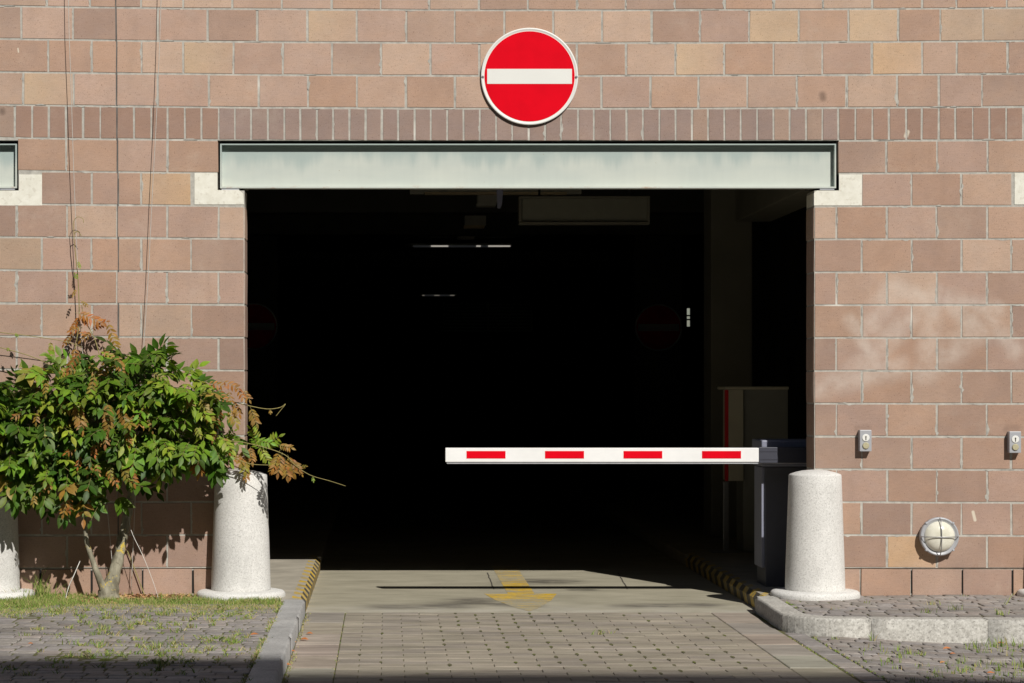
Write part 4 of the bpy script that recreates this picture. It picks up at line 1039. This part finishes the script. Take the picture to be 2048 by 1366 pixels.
def compound(mb, tw, p, d, nrm, L, pairs, ll, col, droop=0.6, open_=1.0, slim=1.0):
    d = d.normalized(); cur = Vector(p); seg = L / (pairs + 1.2); pts = [cur.copy()]
    var = lambda: tuple(max(0.005, x*R.uniform(0.85, 1.18)) for x in col)
    for i in range(pairs + 1):
        d = (d + Vector((0, 0, -1)) * droop * seg * 4.5).normalized(); cur = cur + d*seg*(1.25 if i == 0 else 1); pts.append(cur.copy())
        side = d.cross(nrm); 
        if side.length < 1e-3: side = Vector((1, 0, 0))
        side.normalize(); n2 = side.cross(d).normalized()
        l = ll * (0.78 + 0.4*math.sin(math.pi*(i+0.6)/(pairs+1.2))) * R.uniform(0.88, 1.12)
        if i < pairs:
            for sg_ in (-1, 1):
                ld = (d*0.55 + side*sg_*open_*R.uniform(0.8, 1.1) + Vector((0, 0, -0.35)) + n2*R.uniform(-0.2, 0.2)).normalized()
                nn_ = (n2 + Vector((R.uniform(-.35, .35), R.uniform(-.3, .1), R.uniform(-.1, .35)))).normalized()
                leaflet(mb, cur, ld, nn_, l, l*R.uniform(0.44, 0.54)*slim, var(), R.uniform(0.05, 0.4), R.uniform(0.0, 0.3))
        else:
            leaflet(mb, cur, (d + Vector((0, 0, -0.2))).normalized(), n2, l*1.1, l*0.48, var(), 0.2, 0.2)
    tw.tube(pts, 0.0011, 4, 0, None, 0, False)
lf = MB(); tw = MB()
CL = [(370,880,66,50),(215,745,48,34),(120,775,50,34),(40,905,80,88),(120,835,92,78),(115,940,88,62),(205,775,70,55),(230,850,110,90),(300,775,85,55),(330,855,105,78),(388,885,52,46),(370,800,60,46),
      (-10,860,70,90),(-70,910,80,85),(215,965,55,48),(150,985,38,36),(-140,900,80,80),(330,915,80,32), (60,850,70,50)]
areas = [c[2]*c[3] for c in CL]
def inC(px, py): return any(((px-c[0])/c[2])**2 + ((py-c[1])/c[3])**2 < 1 for c in CL)
NL = 700
for i in range(NL):
    c = R.choices(CL, areas)[0]
    th = R.uniform(0, 2*math.pi); 
    shell = R.random()
    rr = math.sqrt(R.random()) * 0.92
    px, py = c[0] + c[2]*rr*math.cos(th), c[1] + c[3]*rr*math.sin(th) - 12
    dep = (1 - rr*rr)**0.5
    Y = -0.22 - 0.25*dep*R.uniform(0.55, 1.0) if shell < 0.62 else R.uniform(-0.3, -0.05)
    p = W(px, py, Y)
    out = Vector(((px - c[0])/c[2]*0.8, -0.55*dep - 0.15, -(py - c[1])/c[3]*0.5))
    d = (out + Vector((R.uniform(-.5, .5), R.uniform(-.35, .2), R.uniform(-.35, .35)))).normalized()
    nrm = (Vector((0.15, -0.75, 0.75)) + Vector((R.uniform(-.45, .45), R.uniform(-.4, .4), R.uniform(-.35, .35)))).normalized()
    u = R.random()
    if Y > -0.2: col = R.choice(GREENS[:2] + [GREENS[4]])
    elif u < 0.78: col = R.choice(GREENS)
    elif u < 0.95: col = R.choice(YG) if py < 900 or R.random() < 0.5 else R.choice(GREENS)
    else: col = R.choice(GOLD if R.random() < 0.6 else BRZ)
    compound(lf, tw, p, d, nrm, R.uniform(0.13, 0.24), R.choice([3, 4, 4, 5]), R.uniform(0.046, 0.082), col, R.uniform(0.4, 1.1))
# bronze young leaves where the shrub carries them: base px -> tip px
BL = [(150,690,150,745,'b'),(165,700,135,735,'b'),(175,720,205,760,'g'),(200,700,240,720,'g'),(205,690,235,740,'g'),(215,715,195,765,'g'),(230,705,250,750,'g'),(190,745,180,790,'g'),
 (225,740,215,785,'b'),(160,740,120,742,'b'),(85,725,80,785,'b'),(90,750,92,790,'g'),(145,775,160,850,'g'),(165,780,140,815,'g'),(155,800,165,860,'b'),(180,770,185,800,'g'),
 (215,800,218,860,'b'),(215,840,210,890,'b'),(235,810,262,860,'b'),(255,850,258,890,'b'),(75,820,72,845,'b'),(50,825,30,832,'b'),(120,805,125,815,'g'),(295,830,305,862,'b'),(285,800,290,830,'g'),
 (160,895,130,905,'o'),(185,885,190,910,'o'),(160,905,155,935,'o'),(205,880,185,900,'o'),(185,915,175,950,'b'),(195,920,195,955,'b'),(210,935,235,968,'o'),(240,925,262,965,'g'),(255,920,270,968,'b'),(220,925,222,955,'g'),
 (95,950,80,985,'b'),(100,955,98,975,'b'),(140,985,125,1030,'b'),(140,990,140,1022,'b'),(70,985,68,1000,'g'),
 (375,775,385,815,'g'),(385,790,375,812,'g'),(400,790,425,845,'g'),(425,790,440,840,'b'),(440,760,480,775,'o'),(430,770,455,800,'o'),(455,775,465,810,'b'),(470,770,492,800,'o'),(420,815,435,850,'b'),(430,855,425,880,'b'),(445,870,460,905,'b'),(390,850,400,870,'g'),
 (410,765,450,770,'o'),(485,775,500,800,'b'),(300,745,330,755,'g'),(265,725,285,735,'g'),(150,625,205,640,'o'),(215,640,235,700,'g'),(190,660,160,680,'b'),(165,655,140,660,'o')]
for x0, y0, x1, y1, k_ in BL:
    Y = -0.53 if y0 > 740 else -0.42
    if x0 > 400 and y0 > 740: Y = -0.46
    if y0 < 700: Y = -0.14
    p = W(x0, y0, Y); q = W(x1, y1, Y - 0.02)
    L = max((q - p).length * 0.95, 0.07); col = R.choice({'b': BRZ, 'g': GOLD, 'o': [(0.40, 0.16, 0.03), (0.36, 0.16, 0.03)]}[k_])
    d = (q - p).normalized(); nrm = (Vector((R.uniform(-.3, .3), -1.0, 0.35))).normalized()
    nP = max(3, min(6, int(L / 0.026))); ll = min(0.054, max(0.032, L*0.32))
    compound(lf, tw, p, d, nrm, L, nP, ll*0.86, col, 0.25, 1.0, 0.74)
# big pointed green leaves at the top, bottom and right
for x0, y0, x1, y1, k_ in ((325,760,342,700,'d'),(310,760,300,705,'d'),(330,750,370,735,'d'),(290,745,270,700,'d'),(275,740,285,705,'d'),(365,760,405,725,'y'),(380,770,420,760,'d'),(140,760,165,725,'d'),(170,760,185,735,'d'),
 (365,880,355,960,'l'),(345,890,350,930,'l'),(410,890,425,950,'d'),(390,900,375,950,'l'),(290,880,290,940,'l'),(310,860,340,920,'l'),(150,960,160,1015,'l'),(180,980,205,1010,'l'),(150,1000,130,1045,'l'),(190,1000,195,1020,'l'),(120,960,150,990,'l'),
 (20,950,25,1000,'d'),(50,960,35,1005,'d'),(10,860,0,900,'l'),(60,930,45,965,'l'),(235,990,250,1015,'d'),(165,940,185,975,'l'),(420,930,440,960,'d'),(60,780,30,800,'y'),(90,790,50,790,'y'),(110,780,70,770,'y')):
    Y = -0.36 if y0 > 760 else -0.24
    p = W(x0, y0, Y); q = W(x1, y1, Y - 0.03); L = (q - p).length
    col = {'d': R.choice(GREENS[:3]), 'l': R.choice([(0.12, 0.26, 0.03), (0.16, 0.30, 0.035), (0.10, 0.22, 0.03)]), 'y': R.choice(YG)}[k_]
    compound(lf, tw, p, (q-p), Vector((R.uniform(-.3, .3), -0.9, 0.5)), L*0.8, 3, 0.07, col, 0.1, 0.9)
# the trailing shoots on the right, over the bollard and into the opening
def shoot(pts, r0=2.0, r1=1.0):
    P = smooth([W(x, y, d) for x, y, d in pts], 6); n = len(P)
    tw.tube(P, [(r0 + (r1-r0)*i/(n-1)) / S / 2.0 for i in range(n)], 5, 0, None, 0.1); return P
shoot([(405, 795, -0.35), (450, 800, -0.38), (500, 812, -0.40), (535, 818, -0.42), (560, 815, -0.42), (571, 808, -0.42), (560, 822, -0.42), (552, 832, -0.42)])
shoot([(430, 880, -0.36), (480, 884, -0.38), (530, 895, -0.40), (570, 910, -0.42), (590, 930, -0.42), (620, 950, -0.42), (660, 962, -0.42), (691, 972, -0.42)])
shoot([(440, 900, -0.34), (490, 925, -0.36), (530, 930, -0.38), (560, 928, -0.38)])
for x0, y0, x1, y1, k_ in ((500,812,515,850,'b'),(540,818,541,826,'g'),(520,900,505,870,'y'),(515,890,540,925,'y'),(530,895,560,870,'y'),(505,880,545,885,'y'),(495,890,480,930,'g'),(520,880,500,855,'y'),(470,890,465,925,'g'),(500,890,505,925,'b'),
    (565,905,555,950,'b'),(575,908,590,950,'b'),(560,900,545,940,'g'),(580,915,600,940,'b'),(555,890,585,895,'b'),(570,915,575,955,'o'),(590,925,580,955,'b'),(490,905,490,945,'g'),(495,930,492,960,'g'),(545,925,540,945,'b'),
    (600,935,612,932,'g'),(625,952,627,962,'y'),(480,890,450,905,'y'),(450,880,470,860,'y'),(595,930,605,950,'b'),(455,815,475,850,'g'),(465,800,480,830,'b')):
    Yq = -0.29 if (x0 < 548 and y0 > 850) else -0.40; p = W(x0, y0, Yq); q = W(x1, y1, Yq - 0.02); L = max((q-p).length, 0.03)
    col = R.choice({'b': BRZ, 'g': GOLD, 'o': BRZ, 'y': YG}[k_])
    compound(lf, tw, p, q - p, Vector((R.uniform(-.3, .3), -1, 0.3)), L*0.9, 5 if L > 0.08 else 3, max(0.014, min(0.042, L*0.34)), col, 0.15, 0.95, 0.72)
# thin shoots above the shrub
shoot([(0, 665, -0.15), (60, 672, -0.15), (130, 683, -0.15), (165, 695, -0.15)], 1.6, 1.2)
shoot([(0, 695, -0.15), (60, 712, -0.15), (110, 735, -0.17), (150, 765, -0.2)], 1.8, 1.6)
shoot([(150, 700, -0.08), (158, 640, -0.077), (156, 560, -0.08), (150, 500, -0.084), (148, 470, -0.085), (155, 463, -0.085), (163, 472, -0.085)], 2.4, 1.2)
shoot([(148, 470, -0.085), (147, 445, -0.085), (155, 434, -0.085), (166, 438, -0.085), (167, 446, -0.085)], 1.4, 1.0)
shoot([(205, 735, -0.15), (190, 680, -0.13), (170, 640, -0.12), (163, 610, -0.11)], 2.0, 1.4)
shoot([(182, 800, -0.30), (190, 770, -0.34), (220, 790, -0.42), (206, 800, -0.44), (195, 830, -0.44), (195, 850, -0.44)], 1.6, 1.2)
for x0, y0, x1, y1, k_ in ((160,630,140,665,'o'),(160,630,175,650,'o'),(180,660,215,640,'o'),(150,660,125,690,'b'),(185,670,160,665,'o'),(100,680,105,712,'g'),(50,740,52,768,'g'),(155,520,160,535,'y'),(153,575,145,592,'g'),(160,600,175,612,'g'),(156,560,150,548,'y'),(30,665,35,672,'y'),(12,695,18,700,'y'),(45,720,40,735,'y'),(60,750,55,775,'y')):
    p = W(x0, y0, -0.12); q = W(x1, y1, -0.14); L = max((q-p).length, 0.03)
    compound(lf, tw, p, q - p, Vector((R.uniform(-.3, .3), -1, 0.3)), L*0.9, 5 if L > 0.07 else 3, max(0.014, min(0.026, L*0.25)), R.choice({'b': BRZ, 'g': GOLD, 'o': [(0.40, 0.15, 0.03)], 'y': YG}[k_]), 0.2, 0.8)
wrel(lf).build('foliage', M['leaf'], wis); wrel(tw).build('shoots', M['twig'], wis)
fl = MB()
for cx, cyy, n, sp in ((5, 818, 26, 10), (152, 898, 6, 4), (144, 914, 5, 3), (92, 935, 7, 5), (14, 850, 8, 7)):
    for i in range(n):
        p = W(cx + R.gauss(0, sp*0.7), cyy + R.gauss(0, sp*0.45), -0.42 + R.uniform(-.02, .02)); r_ = R.uniform(0.003, 0.006)
        k = fl.add([p + Vector((r_*math.cos(a), R.uniform(-.002, .002), r_*math.sin(a)*1.3)) for a in (0, 1.26, 2.5, 3.77, 5.03)]); fl.face([k, k+1, k+2, k+3, k+4])
wrel(fl).build('blossom', M['flower'], wis)

# loose thin canes by the trunk
def cane(pts, r, lb, mat='twig'):
    P = smooth([W(x, y, d) for x, y, d in pts], 5); org = P[-1]; m = MB(); m.tube([p - org for p in P], r, 6, 0, None, 0.2); o = m.build('dry_cane', M[mat]); o.location = org; tag(o, lb, 'twig', 'dry canes round the trunk'); return o
cane([(257, 1020, -0.17), (262, 1060, -0.2), (285, 1110, -0.25), (305, 1160, -0.28), (317, 1198, -0.3)], 0.0018, 'long thin pale cane curving down right of the trunk', 'wire')
cane([(252, 1095, -0.02), (270, 1140, -0.025), (285, 1180, -0.03), (292, 1197, -0.05)], 0.0035, 'dark thin cane leaning on wall right of the trunk')
cane([(160, 1122, -0.25), (148, 1150, -0.28), (138, 1172, -0.3), (131, 1197, -0.32)], 0.003, 'short pale curved cane left of the trunk', 'wire')

# ------------------------------------------------------------------ grass, weeds, litter
def blade(mb, p, h, w_, lean, col):
    a = R.uniform(0, math.pi); dx, dy = math.cos(a)*w_, math.sin(a)*w_ * 0.6
    l = Vector((R.gauss(0, lean), R.gauss(0, lean), 0)); mid = p + Vector((0, 0, h*0.55)) + l*h*0.4; tip = p + Vector((0, 0, h)) + l*h*1.1
    k = mb.add([p + Vector((-dx, -dy, 0)), p + Vector((dx, dy, 0)), mid + Vector((dx*.7, dy*.7, 0)), mid - Vector((dx*.7, dy*.7, 0)), tip])
    c = col + (1,); mb.face([k, k+1, k+2, k+3], 0, c); mb.face([k+3, k+2, k+4], 0, c)
GG = [(0.16, 0.25, 0.04), (0.22, 0.30, 0.06), (0.12, 0.20, 0.035), (0.30, 0.34, 0.09), (0.20, 0.27, 0.05)]
GD = [(0.45, 0.38, 0.18), (0.38, 0.30, 0.14), (0.33, 0.30, 0.11)]
gm = MB()
def mulch_zone(x, y): return max(0, 1 - abs((x - GX(290)) / 0.55)) * (1 if y > -0.35 else 0)
def bollard_zone(x, y): return any((x - GX(c, -.08))**2 + (y + 0.08)**2 < 0.285**2 for c in (482, -20))
for i in range(75000):
    x = R.uniform(-3.0, -0.62); y = -abs(R.random() * 1.4) - 0.005
    edge = -0.98 - 0.2*mnoise.noise((x*1.7, 2.0, 0)) - 0.15*mnoise.noise((x*7, 2.0, 5)) - (0.10 if x < GX(180) else -0.12)
    dens = 0.8 if y > edge else max(0, 0.35 - (edge - y)*1.1)
    if x > GX(540): dens *= 1 if y < -0.3 else 0.0
    n_ = mnoise.noise((x*6, y*6, 1)); dens *= 0.62 + 0.7*n_
    if R.random() > dens or bollard_zone(x, y): continue
    if R.random() < mulch_zone(x, y) * 1.1: continue
    dry = 0.25 + (0.45 if y < edge + 0.22 else 0)*(1 if x > GX(170) else 0.4)
    col = R.choice(GD) if R.random() < dry else R.choice(GG)
    blade(gm, Vector((x, y, PL - 0.008)), R.uniform(0.012, 0.036) * (1 if y > edge + .3 else 0.55), R.uniform(0.0012, 0.0024), 0.45, col)
tag(gm.build('grass', M['grass']), 'short green and straw coloured grass strip along the left wall foot', 'grass', None, 'stuff')
wm = MB()
def tuft(mb, x, y, z, n, h, sp, dry=0.3, lean=0.5):
    h *= 1.15
    for _ in range(n):
        col = R.choice(GD) if R.random() < dry else R.choice(GG)
        blade(mb, Vector((x + R.gauss(0, sp), y + R.gauss(0, sp*0.6), z)), h*R.uniform(0.5, 1.2), R.uniform(0.0018, 0.0034), lean, col)
for i in range(800):
    x = R.uniform(-3.3, -0.66); y = -R.uniform(0.7, 3.9)
    if mnoise.noise((x*1.3, y*1.3, 9)) + 0.25 < R.random()*0.5: continue
    tuft(wm, x, y, PL - 0.006, R.randint(6, 24), R.uniform(0.010, 0.030), R.uniform(0.008, 0.026), 0.3, 0.8)
for i in range(170):     # along the kerb joint and the next joint line
    y = -0.5 - i*0.026; 
    if mnoise.noise((y*2, 3, 0)) > -0.25: tuft(wm, -0.612 + R.gauss(0, .006), y, PL - 0.008, R.randint(3, 9), R.uniform(0.010, 0.022), 0.008, 0.45, 0.8)
    if mnoise.noise((y*2, 8, 0)) > -0.1: tuft(wm, -0.77 + R.gauss(0, .012), y, PL - 0.008, R.randint(2, 7), R.uniform(0.008, 0.018), 0.008, 0.35, 0.8)
for i in range(60):
    y = -0.25 - R.random()*3.5; tuft(wm, -0.462 + R.gauss(0, .005), y, -0.003, R.randint(2, 6), R.uniform(0.008, 0.02), 0.008, 0.6, 0.8)
for x, y, n, h in ((GX(92), -0.1, 26, 0.13), (GX(100), -0.2, 30, 0.09), (GX(80), -0.15, 14, 0.16), (GX(145), -0.2, 14, 0.08), (GX(60), -.2, 20, .07), (GX(35), -.25, 16, .06), (GX(330), -0.35, 20, 0.045), (GX(560), -0.42, 14, .03), (GX(478), -0.42, 10, .03)):
    tuft(wm, x, y, PL - 0.01, n, h, 0.022, 0.1, 0.35)
# right street and pavement sprouts
for i in range(1300):
    x = R.uniform(2.34, 4.4); y = -R.uniform(1.6, 3.5)
    dd = max(0, min(1, (x - 2.35) / 1.2)); 
    if R.random() > 0.25 + 0.6*dd or mnoise.noise((x*1.6, y*1.6, 5)) < -0.12: continue
    tuft(wm, x, y, zstreet(x, y) - 0.006, R.randint(2, 7), R.uniform(0.014, 0.045)*(0.8+0.6*dd), 0.012, 0.12, 0.2)
for x, y, n, h in ((2.55, -0.9, 5, .02), (3.25, -0.95, 12, .045), (3.05, -1.1, 14, .04), (3.42, -1.2, 22, .035), (3.6, -0.6, 3, .09), (2.83, -0.5, 5, .025), (3.18, -0.62, 16, .028), (2.78, -.15, 18, .03), (4.1, -1.1, 8, .03), (2.62, -1.6, 8, .07), (3.5,-.1,8,.02)):
    tuft(wm, x, y, PL - 0.008 if y > -1.5 else -0.02, n, h, 0.02, 0.5 if h < .03 else 0.15, 0.35)
for i in range(60):
    x = 2.37 + R.random()*0.02; tuft(wm, 2.372 + R.gauss(0, .004), -0.3 - R.random()*0.85, PL - .01, 3, .008, .006, .2, .9)
for i in range(90): 
    tuft(wm, 2.193 + R.gauss(0, .004), -1.5 - R.random()*2.4, -0.006, R.randint(1, 4), .008, .006, .3, .9)
    tuft(wm, 2.32 + R.gauss(0, .004), -1.5 - R.random()*2.4, -0.006, R.randint(1, 4), .009, .006, .2, .9)
    if i < 50: tuft(wm, -0.24 + R.gauss(0, .003), -0.22 - R.random()*3.2, -0.004, R.randint(1, 3), .007, .006, .3, .9)
for x, y in ((1.18, -1.42), (1.21, -1.40), (1.15, -1.43)): tuft(wm, x, y, -0.003, 9, 0.025, 0.02, 0.4, 0.6)
tag(wm.build('weeds', M['grass']), 'small weeds and moss sprouting from joints between the paving stones', 'weeds', None, 'stuff')
mu = MB()
for i in range(1500):
    x = R.gauss(GX(300), 0.30); y = -abs(R.gauss(0, 0.17)) - 0.01
    if x > GX(415) or x < GX(120) or bollard_zone(x, y): continue
    p = Vector((x, y, PL - 0.010 + R.uniform(0, 0.012))); a = R.uniform(0, 6.28); l, w_ = R.uniform(0.008, 0.022), R.uniform(0.003, 0.008); t_ = R.uniform(-.5, .5)
    u = Vector((math.cos(a), math.sin(a), t_)) * l; v = Vector((-math.sin(a), math.cos(a), R.uniform(-.5, .5))) * w_
    k = mu.add([p-u-v, p+u-v, p+u+v, p-u+v]); c = R.choice([(0.5, 0.30, 0.14), (0.4, 0.2, 0.1), (0.55, 0.38, 0.2), (0.3, 0.17, 0.09)]); mu.face([k, k+1, k+2, k+3], 0, c + (1,))
tag(mu.build('bark_mulch', M['grass']), 'rusty brown bark and leaf litter round the shrub trunk', 'mulch', None, 'stuff')
def GP(px, py, z=0.0):
    d = (CZ - z) * S * D / (py - VY); return Vector(((px - VX) / S * d / D, d - D, z))
FLV = [(618,1270,0,'by the kerb near the transverse seam'),(607,1282,0,'largest, below the seam by the left kerb'),(586,1287,0,'touching the left kerb foot'),(572,1333,0,'half in shade by the kerb foot'),(584,1305,0,'small, between kerb and slab joint'),
       (508,1272,PL,'alone on the left setts'),(60,1290,PL,'flat on the setts near left picture edge'),(1893,1300,-.03,'among the sprouts right of the drive'),(1905,1310,-.03,'below the others among the sprouts'),(1765,1338,-.03,'at shade line on right setts'),(1885,1328,-.03,'near the shade line right of centre sprouts'),(1980,1349,-.03,'in shade at lower right'),(1670,1288,-.03,'near the curved kerb corner'),(2000,1289,-.03,'against the right kerb face'),(1745,1265+50,-.03,'small, between sprouts and border course')]
for x, y, z, lb in FLV:
    p = GP(x, y, z); m = MB(); L = R.uniform(0.022, 0.04) * (1.3 if 'largest' in lb else 1); a = R.uniform(-.6, .6)
    leaflet(m, Vector((-L/2*math.cos(a), -L/2*math.sin(a), 0.006)), Vector((math.cos(a), math.sin(a), 0.15)), Vector((0, -0.35, 1)), L*1.2, L*0.6, R.choice([(0.62, 0.24, 0.09), (0.55, 0.20, 0.07), (0.60, 0.32, 0.14)]), 0.5, 0.1)
    o = m.build('fallen_leaf', M['leaf']); o.location = p; tag(o, 'fallen orange leaf ' + lb, 'fallen leaf', 'fallen leaves on the paving')
